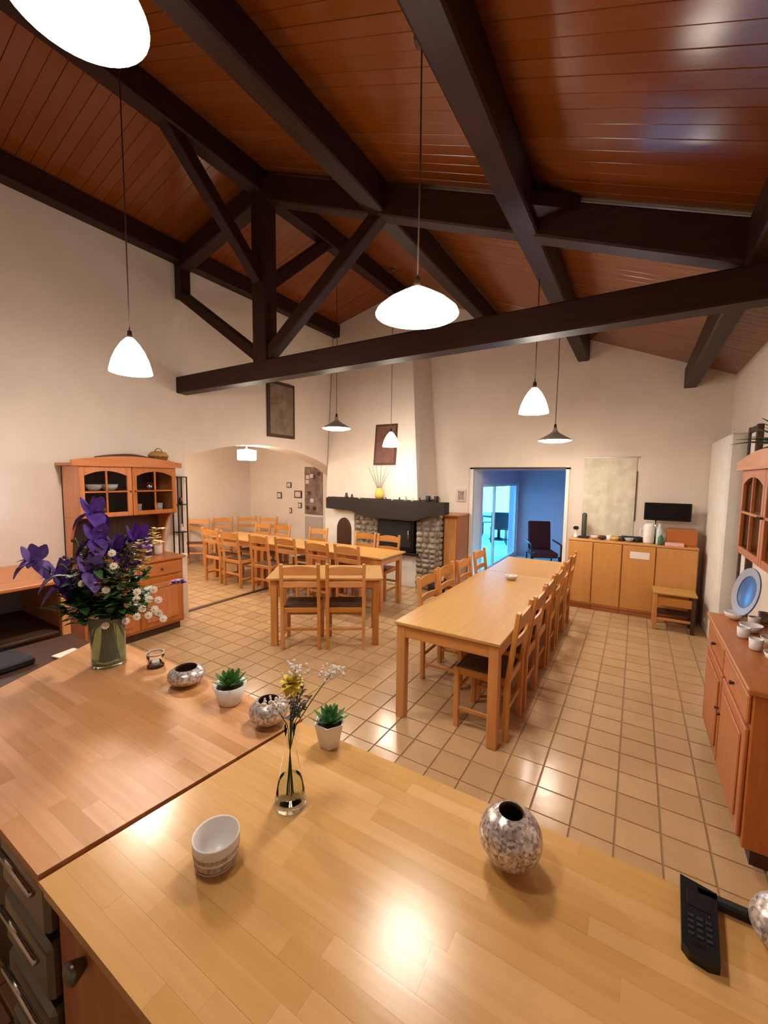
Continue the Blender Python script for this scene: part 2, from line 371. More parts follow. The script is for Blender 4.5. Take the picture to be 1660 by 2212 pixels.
# ------------------------------------------------------------------ far wall: doorway and blue room
tr_ = MB(); th = .05
tr_.box((DX0 - th / 2, YF - .01, DZ / 2 + .02), (th, .05, DZ + .04)); tr_.box((DX1 + th / 2, YF - .01, DZ / 2 + .02), (th, .05, DZ + .04))
tr_.build('trim_2', WHITEPL, None, 'structure')
BX(DX0 - .06, DX1 + .06, YF - .035, YF + .015, DZ, DZ + .035, .004).build('trim_3', DARKW['x'], None, 'structure')
BX(-2.6, 1.0, YF + .44, 10.3, -.1, 0).build('floor_blue_room', PATIO, None, 'structure')
BX(-2.6, 1.0, 10.0, 10.3, 0, 2.6).build('wall_blue_back', BLUEPL, None, 'structure')
BX(.7, 1.0, YF + .44, 10.0, 0, 2.6).build('wall_blue_right', BLUEPL, None, 'structure')
BX(-2.6, 1.0, YF + .44, 10.3, 2.5, 2.6).build('ceiling_blue_room', BLUEPL, None, 'structure')
mb = MB(); mb.box((-2.46, 8.6, 2.11), (.2, 2.82, .78)); mb.box((-2.46, 7.23, .86), (.2, .1, 1.72)); mb.box((-2.46, 9.93, .86), (.2, .14, 1.72))
mb.build('wall_blue_left', BLUEPL, None, 'structure')
wd = MB()
for yy in (7.30, 8.16, 9.86): wd.box((-2.42, yy, .86), (.05, .05, 1.70), .004)
wd.box((-2.42, 8.57, 1.69), (.06, 2.6, .06), .004); wd.box((-2.42, 8.57, .05), (.06, 2.6, .10), .004)
wo = wd.build('window_1', WHITEPL, None, 'structure')
for yy, hw in ((7.73, .39), (9.01, .81)): BX(-2.425, -2.415, yy - hw, yy + hw, .1, 1.66).build('pane', PANE, wo)
BX(-14, -2.6, 6.0, 22, -.12, -.02).build('ground', PATIO, None, 'structure')
pt = thing('patio_table', 'dark patio table standing outside behind the glazed door', 'table', (-3.5, 12.4, -.02))
MB().lathe([(0.001, .70), (.62, .70), (.64, .72), (.62, .74), (.001, .74)], n=20).build('table_top', BLACKP, pt)
MB().lathe([(.3, 0), (.3, .03), (.05, .06), (.04, .70)], n=12).build('pedestal', BLACKP, pt)
def pchair(loc, rz, lab):
    t = thing('patio_chair', lab, 'chair', loc, rz)
    B((0, 0, .44), (.48, .46, .03), .01).build('seat', BLACKP, t)
    MB().bar((0, .23, .46), (0, .32, .92), .46, .025, .01, (0, 1, 0)).build('backrest', BLACKP, t)
    for sx in (-.2, .2):
        for sy in (-.2, .2): MB().tube([(sx, sy, 0), (sx, sy, .44)], .015).build('leg', BLACKP, t)
pchair((-3.25, 11.5, -.02), R(200), 'dark patio chair outside in front of the patio table'); pchair((-4.2, 13.0, -.02), R(60), 'dark patio chair outside left behind the patio table')
ac = thing('armchair', 'dark red armchair with black frame in the blue room beyond the doorway', 'armchair', (-1.46, 8.15, 0), R(25))
B((0, 0, .42), (.44, .48, .10), .02).build('seat', RED, ac)
MB().bar((0, .24, .46), (0, .33, 1.0), .42, .06, .02, (0, 1, 0)).build('backrest', RED, ac)
for sx in (-.26, .26):
    MB().tube([(sx, -.25, 0), (sx, -.25, .62), (sx, .27, .64)], .018).build('armrest', BLACK, ac)
    for sy in (-.24, .24): MB().tube([(sx * .9, sy, 0), (sx * .9, sy, .40)], .016).build('leg', BLACK, ac)

# ------------------------------------------------------------------ dining tables and chairs
def table(name, label, x0, x1, y0, y1, boards_axis='y', legs='1111', top=PINEL, leg=PINE, lw=.07, inset=.04):
    cx, cy = (x0 + x1) / 2, (y0 + y1) / 2; hx, hy = (x1 - x0) / 2, (y1 - y0) / 2
    t = thing(name, label, 'table', (cx, cy, 0))
    B((0, 0, .7375), (2 * hx, 2 * hy, .025), .004).build('table_top', top[boards_axis], t)
    lx, ly = hx - inset - lw / 2, hy - inset - lw / 2
    for k, (sx, sy) in enumerate(((-1, -1), (1, -1), (1, 1), (-1, 1))):
        if legs[k] == '1': B((sx * lx, sy * ly, .3625), (lw, lw, .725), .005).build('leg', leg['z'], t)
    for s in (-1, 1):
        B((0, s * (ly + lw / 2 - .014), .68), (2 * lx - lw, .02, .09), .002).build('apron', leg['x'], t)
        B((s * (lx + lw / 2 - .014), 0, .68), (.02, 2 * ly - lw, .09), .002).build('apron', leg['y'], t)
    return t
table('dining_table', 'long light pine dining table nearest the camera, in the middle of the room', -1.50, -.70, 2.62, 4.70, inset=.012)
table('dining_table', 'light pine dining table butted against the far end of the long one, near the doorway', -1.47, -.72, 4.705, 5.72, inset=.012)
st = table('dining_table', 'small pine table standing alone with two chairs facing its near side', -.62, .62, -.33, .33, 'x')
st.location = (-2.95, 3.60, 0); st.rotation_euler = (0, 0, R(34.3))
table('dining_table', 'pine table at the right end of the long back row, beside the fireplace', -4.02, -2.82, 4.57, 5.23, 'x')
table('dining_table', 'middle pine table of the long back row, under the arch', -5.22, -4.025, 4.57, 5.23, 'x')
table('dining_table', 'leftmost pine table of the long back row, inside the annexe', -6.44, -5.225, 4.57, 5.23, 'x')

def make_chair(label, lpine):
    t = thing('dining_chair', label, 'chair')
    sw, sd = .42, .40     # faces -Y, backrest at +Y
    for s in (-1, 1):
        B((s * (sw / 2 - .02), -sd / 2 + .02, .225), (.038, .038, .45), .005).build('front_leg', lpine['z'], t)
        mb = MB(); x = s * (sw / 2 - .02)
        mb.bar((x, sd / 2 - .02, 0), (x, sd / 2 - .015, .46), .036, .040, .005, (0, 1, 0)); mb.bar((x, sd / 2 - .015, .44), (x, sd / 2 + .045, .93), .036, .034, .006, (0, 1, 0))
        mb.build('back_post', lpine['z'], t)
    # rush seat: four wedges, slightly domed
    mb = MB(); zz = .455; e = .0
    c = (0, 0, zz + .004); P = [(-sw / 2 + .02, -sd / 2 + .01, zz), (sw / 2 - .02, -sd / 2 + .01, zz), (sw / 2 - .03, sd / 2 - .04, zz), (-sw / 2 + .03, sd / 2 - .04, zz)]
    mb.add(P + [c] + [(p[0], p[1], zz - .03) for p in P], [(0, 1, 4), (1, 2, 4), (2, 3, 4), (3, 0, 4), (0, 5, 6, 1), (1, 6, 7, 2), (2, 7, 8, 3), (3, 8, 5, 0), (5, 8, 7, 6)])
    mb.build('seat', RUSH, t)
    mb = MB(); mb.box((0, -sd / 2 + .015, .425), (sw - .06, .022, .05), .003); mb.build('seat_rail', lpine['x'], t)
    for s in (-1, 1): B((s * (sw / 2 - .02), 0, .425), (.022, sd - .06, .05), .003).build('seat_rail', lpine['y'], t)
    B((0, sd / 2 - .02, .425), (sw - .06, .022, .05), .003).build('seat_rail', lpine['x'], t)
    for z, h in ((.85, .075), (.71, .050)):
        mb = MB(); n = 8; y = sd / 2 - .012 + .06 * (z - .44) / .49; fr = []
        rows = []
        for i in range(n + 1):
            u = -1 + 2 * i / n; x = u * (sw / 2 - .03); bow = .018 * (1 - u * u); ar = .022 * (1 - u * u) if z > .8 else .008 * (1 - u * u)
            rows.append([(x, y + bow - .008, z - h / 2), (x, y + bow + .008, z - h / 2), (x, y + bow + .008, z + h / 2 + ar), (x, y + bow - .008, z + h / 2 + ar), (x, y + bow - .008, z - h / 2)])
        mb.strip(rows, False); mb.build('slat', lpine['x'], t)
    B((0, -sd / 2 + .02, .27), (sw - .06, .018, .03), .003).build('stretcher', lpine['x'], t)
    B((0, sd / 2 - .02, .22), (sw - .06, .018, .03), .003).build('stretcher', lpine['x'], t)
    for s in (-1, 1):
        for z in (.14,): B((s * (sw / 2 - .02), 0, z), (.018, sd - .06, .03), .003).build('stretcher', lpine['y'], t)
    return t
OR = ['nearest the camera', 'second from the camera', 'third from the camera', 'fourth from the camera', 'fifth from the camera', 'farthest from the camera']
ch0 = make_chair('pine ladder-back chair on the right side of the long table, nearest the camera', PINE)
ch0['group'] = 'chairs around the dining tables'; GR = 'chairs around the dining tables'
ys = [2.965, 3.44, 3.91, 4.385, 5.01, 5.425]
ch0.location = (-.87, ys[0], 0); ch0.rotation_euler = (0, 0, R(-90))
for k in range(1, 6): dup(ch0, (-.86 + .012 * math.sin(k * 3), ys[k], 0), R(-90), 'pine ladder-back chair on the right side of the long table, ' + OR[k], GR)
for k, yy in enumerate((3.48, 3.95, 4.39, 5.02)):
    dup(ch0, (-1.40 + .02 * math.sin(k * 4), yy, 0), R(90), 'pine ladder-back chair on the left side of the long table, ' + (OR[:3] + [OR[5]])[k], GR)
a = R(34.3)
def loc2(u, v): return (-2.95 + u * math.cos(a) - v * math.sin(a), 3.60 + u * math.sin(a) + v * math.cos(a), 0)
dup(ch0, loc2(-.245, -.20), a + math.pi, 'left of the two pine ladder-back chairs facing the small table, back to the camera', GR)
dup(ch0, loc2(.225, -.20), a + math.pi, 'right of the two pine ladder-back chairs facing the small table, back to the camera', GR)
for lab, x, y in (('rightmost', -3.22, 4.56), ('second from the right', -3.71, 4.53), ('third from the right', -4.36, 4.58), ('fourth from the right', -4.88, 4.54), ('fifth from the right', -5.57, 4.55), ('leftmost', -6.09, 4.57)):
    dup(ch0, (x, y, 0), R(180), 'pine chair, near side of the back table row, ' + lab, GR)
for lab, x, y in (('rightmost', -3.28, 5.27), ('second from the right', -3.74, 5.30), ('third from the right', -4.72, 5.28), ('fourth from the right', -5.62, 5.30), ('leftmost', -6.10, 5.27)):
    dup(ch0, (x, y, 0), 0, 'pine chair, far side of the back table row, ' + lab, GR)
for lab, x, y, r in (('leftmost, nearest the tall cupboard', -7.55, 5.05, 42), ('second from the left', -7.40, 5.52, 42), ('third from the left', -7.15, 5.95, 40), ('fourth from the left, near the annexe corner', -6.75, 6.15, 30)):
    dup(ch0, (x, y, 0), R(r), 'spare pine chair by the annexe wall, %s' % lab, GR)

# ------------------------------------------------------------------ kitchen worktops (staves), base units
def worktop(name, label, xa, xb, y0, y1, m, z=.90, th=.04):
    """xa(y), xb(y): end lines; rows of staves"""
    t = thing(name, label, 'worktop', (0, 0, 0))
    e = .006
    core = MB()
    q = [(xa(y0) + e, y0 + e), (xb(y0) - e, y0 + e), (xb(y1) - e, y1 - e), (xa(y1) + e, y1 - e)]
    core.prism(q, 'z', z - th, z - .004); core.build('core', m, t)
    n = 17; wd_ = (y1 - y0) / n
    for r in range(n):
        ya, yb = y0 + r * wd_, y0 + (r + 1) * wd_; L0, L1 = (xa(ya), xa(yb)), (xb(ya), xb(yb))
        xs = [L0[0] + random.uniform(.08, .5)]
        while xs[-1] < L1[0] - .35: xs.append(xs[-1] + random.uniform(.28, .55))
        if L1[0] - xs[-1] < .1: xs.pop()
        ends = [L0] + [(x, x) for x in xs] + [L1]
        for A, Bq in zip(ends[:-1], ends[1:]):
            g = .0001; mb = MB()
            P = [(A[0] + g, ya + g), (Bq[0] - g, ya + g), (Bq[1] - g, yb - g), (A[1] + g, yb - g)]
            cx = sum(p[0] for p in P) / 4; cy = sum(p[1] for p in P) / 4; dz = random.uniform(-.00015, .00015)
            mb.prism([(p[0] - cx, p[1] - cy) for p in P], 'z', -.012, dz); o = mb.build('stave', m, t); o.location = (cx, cy, z)
    return t
seam = lambda y: -1.115 + (y - .33) * .10
worktop('worktop', 'light butcher-block worktop in the foreground holding bud vase and cup', lambda y: seam(y), lambda y: .95, .33, 1.105, STAVE)
worktop('worktop', 'reddish butcher-block worktop left of the dark seam, under the large bouquet', lambda y: -2.30 - .50 * (y - .59), lambda y: seam(y) - .013 - .009 * (1.13 - y), .335, 1.13, STAVE2)
cb = thing('base_cabinet', 'wooden base cabinet under the foreground worktop', 'cabinet', (0, 0, 0))
BX(-1.03, .93, .37, 1.05, .0, .858, .004).build('body', OAKR['z'], cb)
for k, x in enumerate((-1.0, -.52, -.04, .44)):
    d = B((x + .235, .360, .46), (.47, .02, .76), .004).build('door', PINE['z'], cb)
    MB().lathe([(.001, .028), (.010, .028), (.016, .022), (.012, .010), (.007, 0)], n=14).build('knob', STEEL, d)
    kk = kids(d)[0]; kk.scale = (1.5, 1.5, 1.3); kk.location = (x + (.05), .350, .79); kk.rotation_euler = (R(90), 0, 0)
cb2 = thing('base_cabinet', 'dark base cabinet under the reddish worktop', 'cabinet', (0, 0, 0))
BX(-2.2, -1.46, .45, 1.05, .0, .858, .004).build('body', DARKW['z'], cb2)
BX(-1.145, -1.04, .372, 1.05, 0, .858, .004).build('side_panel', OAKR['z'], cb2)
dw = thing('steel_drawer_unit', 'stainless steel drawer unit below the worktop corner at the bottom left', 'drawers', (0, 0, 0))
BX(-1.455, -1.15, .40, 1.05, .04, .85, .004).build('body', BLACK, dw)
for z in (.78, .60, .42, .24):
    d = B((-1.30, .375, z), (.29, .05, .155), .012).build('drawer', STEEL, dw)
    hb = MB().tube([(-1.42, .335, z + .045), (-1.18, .335, z + .045)], .008).build('handle', CHROME, d)

# ------------------------------------------------------------------ objects on the worktop
Z0 = .9003
def holder(loc, r, h, hole, label, n=32):
    t = thing('mosaic_tealight_holder', label, 'candle holder', (*loc, Z0))
    pr = []
    for i in range(15):
        q = -math.pi / 2 + (math.pi / 2 + math.acos(hole / r)) * i / 14
        pr.append((max(.001, r * math.cos(q)), h / 2 + h / 2 * math.sin(q)))
    pr = [(r * .35, 0.0)] + [p for p in pr if p[1] > .004]
    top = pr[-1]
    inn = [(top[0] - .003, top[1] - .002), (top[0] * .98, top[1] - .012), (r * .75, h * .5), (r * .4, h * .22), (.001, h * .2)]
    MB().lathe([(.001, .0)] + pr, n=n).build('mosaic_body', MOSAIC, t)
    MB().lathe([pr[-1]] + inn, n=n).build('cup_lining', DARKW['x'], t)
    MB().lathe([(.001, h * .2), (.017, h * .2), (.018, h * .2 + .016), (.001, h * .2 + .014)], n=16).build('tealight', WHITEC, t)
holder((-.215, .955), .074, .138, .030, 'tall egg-shaped mirror-mosaic tealight holder on the light worktop')
holder((-1.135, 1.04), .072, .100, .038, 'round mirror-mosaic tealight holder beside the bud vase at the worktop seam')
holder((-1.665, 1.05), .078, .084, .046, 'flattened mirror-mosaic tealight holder on the reddish worktop')
holder((.302, 1.05), .060, .105, .026, 'mirror-mosaic tealight holder cut by the right frame edge')
g = thing('tealight_glass', 'small amber-tinted glass with a tealight beside the bouquet vase', 'candle holder', (-1.945, 1.07, Z0))
MB().lathe([(.001, .004), (.034, .004), (.036, .068), (.039, .070), (.038, .0), (.001, 0)], n=20).build('glass', CLEAR, g)
MB().lathe([(.001, .006), (.018, .006), (.018, .022), (.001, .020)], n=16).build('tealight', WHITEC, g)
MB().lathe([(.036, .062), (.0395, .062), (.0395, .071), (.036, .071), (.036, .062)], n=20).build('rim', PALE, g)
MB().lathe([(.034, 0), (.0375, 0), (.0375, .010), (.034, .010), (.034, 0)], n=20).build('base_ring', DARKW['z'], g)
def succulent(loc, r, h, label, square):
    t = thing('potted_succulent', label, 'plant', (*loc, Z0))
    n = 6 if square else 24
    MB().lathe([(.001, 0), (r * .62, 0), (r * .66, .004), (r, h), (r * .90, h), (r * .80, h - .012), (.001, h - .012)], n=n, smooth=not square).build('pot', WHITEC, t)
    MB().lathe([(.001, h - .008), (r * .8, h - .010)], n=12).build('soil', SOIL, t)
    for k in range(30):
        q = k * 2.4; u = k / 30; el = R(75 - 62 * u); rr = .004 + .012 * u
        d = Vector((math.cos(q) * math.cos(el), math.sin(q) * math.cos(el), math.sin(el)))
        MB().petal((math.cos(q) * rr, math.sin(q) * rr, h - .006), d, (0, 0, 1), (.030 + .016 * u) * r / .044, .017 * r / .044, -.25).build('leaf', SUCC, t)
succulent((-1.375, 1.055), .066, .080, 'succulent in a round white pot standing left of the worktop seam', False)
succulent((-.862, 1.065), .056, .088, 'succulent in an angular white pot right of the bud vase', True)
BANDS = mat('band_pattern', (0.30, 0.23, 0.22), .4, noise=((160, 160, 90), (0.62, 0.52, 0.50), 1.0))
# cup with bands
t = thing('ceramic_cup', 'white ceramic cup with brown patterned bands on the light worktop', 'cup', (-.818, .580, Z0))
MB().lathe([(.001, 0), (.036, 0), (.040, .004), (.045, .030), (.047, .066), (.0455, .070), (.043, .066), (.041, .03), (.034, .010), (.001, .008)], n=32).build('bowl', WHITEC, t)
for z0_, z1_, m in ((.006, .012, PALE), (.016, .044, BANDS), (.048, .052, PALE)):
    MB().lathe([(.0405 + .0045 * min(1, z0_ / .03) + .0006, z0_), (.0405 + .0045 * min(1, z1_ / .03) + .0012, z1_)], n=32).build('painted_band', m, t)
t.scale = (1.17, 1.17, 1.02)
# black phone and case
t = thing('cordless_phone', 'black cordless phone handset lying on the right end of the light worktop', 'phone', (.160, 1.02, Z0), R(-4))
mb = MB(); pl_ = [(-.030, -.075), (-.018, -.088), (.012, -.092), (.030, -.085), (.034, .085), (-.032, .095)]
mb.prism(pl_, 'z', 0.0, .020); mb.build('handset', BLACKP, t)
BX(-.020, .022, .02, .06, .020, .0212, .0004).build('display', GREYP, t).active_material = BLACK
for r_ in range(4):
    for c_ in range(3): B((-.014 + c_ * .015, -.005 - r_ * .014, .0208), (.010, .007, .0016), .0005).build('button', BLACKM, t)
B((-.002, -.066, .0206), (.026, .004, .0012), .0004).build('silver_strip', CHROME, t)
B((.020, .012, .0206), (.006, .006, .0012), .0004).build('silver_button', CHROME, t)
tag(B((.235, 1.092, Z0 + .010), (.15, .024, .020), .005).build('spectacle_case', BLACKM), 'slim black case along the worktop edge beside the phone', 'case')

# bud vase with posy
vb = (-.79, .80)
t = thing('bud_vase', 'slim conical clear glass bud vase on the light worktop', 'vase', (*vb, Z0))
MB().lathe([(.001, 0), (.040, 0), (.045, .006), (.044, .02), (.031, .09), (.019, .16), (.013, .20), (.015, .235), (.0135, .235), (.0115, .20), (.0175, .16), (.0295, .09), (.0425, .022), (.001, .012)], n=28).build('glass', CLEAR, t)
MB().lathe([(.001, .016), (.0415, .024), (.0325, .080), (.001, .080)], n=24).build('water', WATER, t)
def stem(pts, r=.0013, m=GREEN): return MB().tube(pts, r, 5)
def at(b, dx, dy, z): return (b[0] + dx, b[1] + dy, z)
zt = Z0 + .235
def posy(name, label, dx, dy, h, kind):
    o = (vb[0], vb[1], Z0)
    t = thing(name, label, 'flower', (*vb, Z0 + .02))
    top = Vector((dx, dy, h)); r0 = (random.uniform(-.01, .01), random.uniform(-.01, .01), .01)
    MB().tube([r0, (0, 0, .14), (dx * .15, dy * .15, .215), (dx * .55, dy * .55, .215 + (h - .215) * .5), top], .0014, 5).build('stem', GREEN, t)
    mb = MB()
    if kind == 'ball':
        for k in range(30):
            q = k * 2.4; el = math.asin(1 - 2 * (k + .5) / 30); d = Vector((math.cos(q) * math.cos(el), math.sin(q) * math.cos(el), math.sin(el)))
            mb.petal(top, d, (0, 0, 1) if abs(d.z) < .9 else (1, 0, 0), .036, .026, .1, 3)
        mb.build('bloom', LEMON, t)
    elif kind == 'spray':
        for k in range(34):
            q = random.uniform(0, 6.28); rr = random.uniform(.005, .038); p = top + Vector((math.cos(q) * rr, math.sin(q) * rr, random.uniform(-.008, .012)))
            mb.blob(p, random.uniform(.003, .0055), 6, 4)
            if k % 2 == 0: mb.tube([top - Vector((0, 0, .02)), p], .0006, 4)
        mb.build('bloom', WHITEF, t)
    elif kind == 'twig':
        for k in range(14):
            u = .3 + .7 * k / 14; p = Vector((dx * u, dy * u, .215 + (h - .215) * u)); q = random.uniform(0, 6.28)
            mb.petal(p, (math.cos(q), math.sin(q), .4), (0, 0, 1), .018, .009, .1, 3)
        mb.build('leaf', TWIG, t)
    else:
        for k in range(8):
            u = .2 + .8 * k / 8; p = Vector((dx * u, dy * u, .215 + (h - .215) * u)); q = random.uniform(0, 6.28)
            mb.petal(p, (math.cos(q), math.sin(q), .3), (0, 0, 1), .026, .012, .2, 3)
        mb.build('leaf', GREEN if kind == 'leaf' else MAUVE, t)
posy('yellow_flower', 'yellow ball-shaped flower in the bud vase', .008, .0, .338, 'ball')
posy('white_spray', 'white lacy flower spray directly above the yellow flower in the bud vase', .012, .012, .375, 'spray')
posy('white_spray', 'white lacy flower spray leaning right out of the bud vase', .095, .065, .365, 'spray')
posy('white_spray', 'white lacy flower spray leaning left low out of the bud vase', -.045, -.02, .275, 'spray')
posy('reddish_twig', 'small reddish leafy twig right of the yellow flower in the bud vase', .035, .02, .335, 'twig')
posy('mauve_flower', 'mauve flower behind the yellow flower in the bud vase', .028, .02, .365, 'mauve')
posy('green_sprig', 'upright green leafy sprig under the yellow flower in the bud vase', .012, .012, .315, 'leaf')
posy('reddish_twig', 'longer reddish leafy twig farthest right in the bud vase', .05, .03, .30, 'twig')
posy('green_sprig', 'green leafy sprig hanging at the rim of the bud vase', .030, .01, .28, 'leaf')

# large bouquet
bv = (-2.165, .965)
t = thing('glass_vase', 'tall greenish glass vase holding the large bouquet', 'vase', (*bv, Z0))
MB().lathe([(.001, 0), (.070, 0), (.074, .004), (.072, .05), (.074, .15), (.082, .245), (.084, .25), (.080, .25), (.070, .15), (.067, .05), (.066, .014), (.001, .014)], n=32).build('glass', GREENG, t)
MB().lathe([(.001, .016), (.065, .016), (.069, .15), (.001, .15)], n=24).build('water', WATER, t)
camv = Vector((0, 0, CAMH))
def flower(kind, sx, dz, depth, label, group=None):
    """sx across (towards the right of the view), dz above the worktop, depth away"""
    ax = Vector((.88, .47, 0)); dp = Vector((-.47, .88, 0)); off = ax * sx + dp * depth
    top = Vector((off.x, off.y, dz)); tt = thing({'iris': 'iris_flower', 'daisy': 'white_daisy', 'yellow': 'yellow_blossom_spray', 'mauve': 'mauve_flower', 'leaf': 'foliage_sprig', 'dry': 'seed_spray'}[kind], label, 'flower' if kind not in ('leaf', 'dry') else 'greenery', (*bv, Z0), 0, group)
    r0 = Vector((random.uniform(-.035, .035), random.uniform(-.035, .035), .018)); rim = Vector((off.x * .13, off.y * .13, .25)); rim.x = max(-.05, min(.05, rim.x)); rim.y = max(-.05, min(.05, rim.y))
    mid = rim.lerp(top, .5) + Vector((0, 0, .03))
    MB().tube([r0, rim, mid, top], .0028 if kind == 'iris' else .0018, 6).build('stem', GREEN, tt)
    d = (top - mid).normalized(); mb = MB()
    if kind == 'iris':
        for k in range(3):
            q = k * 2.094 + random.uniform(-.3, .3)
            mb.petal(top, (math.cos(q), math.sin(q), -.35), (0, 0, 1), .105, .085, .5, 5)
            mb.petal(top, (math.cos(q + 1.05) * .5, math.sin(q + 1.05) * .5, 1), (math.cos(q), math.sin(q), 0), .092, .072, -.15, 5)
        for k in range(5):
            q = random.uniform(0, 6.28); mb.petal(top, (math.cos(q), math.sin(q), random.uniform(-.2, .5)), (0, 0, 1), random.uniform(.045, .08), .045, .5, 5)
        mb.blob(top + Vector((0, 0, -.012)), .012, 8, 5, 1.6); mb.build('petals', IRIS, tt)
    elif kind == 'daisy':
        nrm = (camv - Vector((*bv, Z0)) - top).normalized(); u = nrm.cross(Vector((0, 0, 1))).normalized(); w_ = u.cross(nrm)
        for k in range(10):
            q = k * .628; mb.petal(top, u * math.cos(q) + w_ * math.sin(q), nrm, .018, .012, .1, 3)
        mb.build('petals', WHITEF, tt); MB().blob(top, .006, 8, 4).build('flower_centre', YEL, tt)
    elif kind in ('yellow', 'mauve'):
        for k in range(24):
            u_ = k / 24; p = top + Vector((random.uniform(-.022, .022), random.uniform(-.022, .022), -.10 * u_ * (kind == 'yellow') + random.uniform(-.01, .01)))
            for j in range(3):
                q = random.uniform(0, 6.28); mb.petal(p, (math.cos(q), math.sin(q), .5), (0, 0, 1), .024, .018, .2, 2)
        mb.build('petals', YEL if kind == 'yellow' else MAUVE, tt)
    else:
        n = 16
        for k in range(n):
            u_ = .12 + .88 * k / n; p = rim.lerp(mid, u_ * 2) if u_ < .5 else mid.lerp(top, u_ * 2 - 1); q = k * 2.4
            if kind == 'leaf': mb.petal(p, (math.cos(q), math.sin(q), random.uniform(0, 1.3)), (0, 0, 1), random.uniform(.05, .09), random.uniform(.026, .046), .3, 4)
            else: mb.blob(p + Vector((math.cos(q), math.sin(q), .3)) * .014, .009, 6, 4)
        mb.build('leaf' if kind == 'leaf' else 'seed_head', GREEN if kind == 'leaf' else TWIG, tt)
flower('iris', -.36, .50, .0, 'large violet iris leaning far left out of the bouquet')
flower('iris', -.265, .425, .03, 'violet iris low on the left side of the bouquet')
flower('iris', -.195, .385, -.03, 'violet iris hanging at the lower left of the bouquet')
flower('iris', -.10, .735, .06, 'violet iris at the top of the bouquet in front of the cupboard door')
flower('iris', -.055, .61, .02, 'dark violet iris just below the topmost one')
flower('iris', .0, .55, .08, 'violet iris in the centre of the bouquet')
flower('iris', .105, .60, .08, 'small violet iris right of the bouquet centre')
flower('iris', -.03, .47, -.06, 'violet iris above the green leaves in the bouquet')
flower('mauve', .335, .40, .05, 'mauve flower at the far right of the bouquet')
flower('mauve', .16, .50, .0, 'mauve blossom between the yellow sprays of the bouquet')
flower('mauve', -.12, .53, .05, 'mauve blossom left of the bouquet centre')
flower('yellow', .235, .67, .05, 'yellow blossom spray highest on the right of the bouquet')
flower('yellow', .18, .60, .02, 'yellow blossom spray below the highest yellow one')
flower('yellow', .12, .45, -.04, 'yellow blossom spray above the white daisies')
flower('yellow', .035, .44, -.06, 'yellow blossom spray in the middle of the bouquet')
flower('yellow', .145, .53, .08, 'yellow blossom spray behind the mauve blossom')
for k in range(22):
    sx, dz, dp_ = [(.10, .345), (.13, .31), (.25, .345), (.29, .305), (.24, .265), (.28, .27), (.19, .26), (.13, .235), (.05, .22), (-.05, .42), (.21, .385), (.26, .385), (.09, .50), (.08, .56), (-.09, .45), (.17, .335), (.30, .345), (.06, .39), (.22, .30), (-.02, .35), (.11, .40), (.31, .25)][k] + (random.uniform(-.09, -.02),)
    flower('daisy', sx, dz, dp_, 'small white daisy among the leaves of the large bouquet', 'white daisies in the bouquet')
for k in range(46):
    q = random.uniform(-1, 1)
    flower('leaf', .19 * q, random.uniform(.26, .54) - .10 * abs(q), random.uniform(-.12, .10), 'dark green leafy stem in the large bouquet', 'leafy stems in the bouquet')
for k in range(24): flower('dry', random.uniform(-.2, .12), random.uniform(.46, .64), random.uniform(-.05, .1), 'thin brown seed stem among the irises of the bouquet', 'brown seed stems in the bouquet')

# ------------------------------------------------------------------ glazed cupboards
def glazed_door(t, x0, x1, z0, z1, y, mw, hang):
    """frame with arched head, four panes; front faces -Y at y"""
    d = MB(); fwid = .045; zt_ = z1 - .05
    d.box(((x0 + fwid / 2), y, (z0 + z1) / 2), (fwid, .024, z1 - z0), .003); d.box(((x1 - fwid / 2), y, (z0 + z1) / 2), (fwid, .024, z1 - z0), .003)
    d.box(((x0 + x1) / 2, y, z0 + fwid / 2), (x1 - x0 - 2 * fwid, .022, fwid), .003)
    n = 8; xa_, xb_ = x0 + fwid, x1 - fwid
    for i in range(n):
        u0 = xa_ + (xb_ - xa_) * i / n; u1 = xa_ + (xb_ - xa_) * (i + 1) / n
        f = lambda u: z1 - .045 - .05 * (2 * (u - (xa_ + xb_) / 2) / (xb_ - xa_)) ** 2
        d.prism([(u0, f(u0)), (u1, f(u1)), (u1, z1), (u0, z1)], 'y', y - .011, y + .011)
    xm, zm = (x0 + x1) / 2, (z0 + z1) / 2
    o = d.build('door', mw['z'], t)
    mm = MB(); mm.box((xm, y - .002, zm), (.016, .018, z1 - z0 - .08), .002); mm.box((xm, y - .002, zm), (x1 - x0 - .09, .018, .016), .002); mm.build('glazing_bar', mw['x'], o)
    for i in (0, 1):
        for j in (0, 1):
            BX(*((xa_ - .005, xm) if i == 0 else (xm, xb_ + .005)), y + .004, y + .007, *((z0 + .04, zm) if j == 0 else (zm, z1 - .04))).build('pane', PANE, o)
    hx = x1 - .022 if hang == 'l' else x0 + .022
    MB().lathe([(.001, .02), (.009, .018), (.006, .006), (.006, 0)], n=10).build('knob', DARKW['z'], o)
    k = kids(o)[-1]
    for q in kids(o):
        if q.name.startswith('knob'): q.location = (hx, y - .012, zm); q.rotation_euler = (R(90), 0, 0)
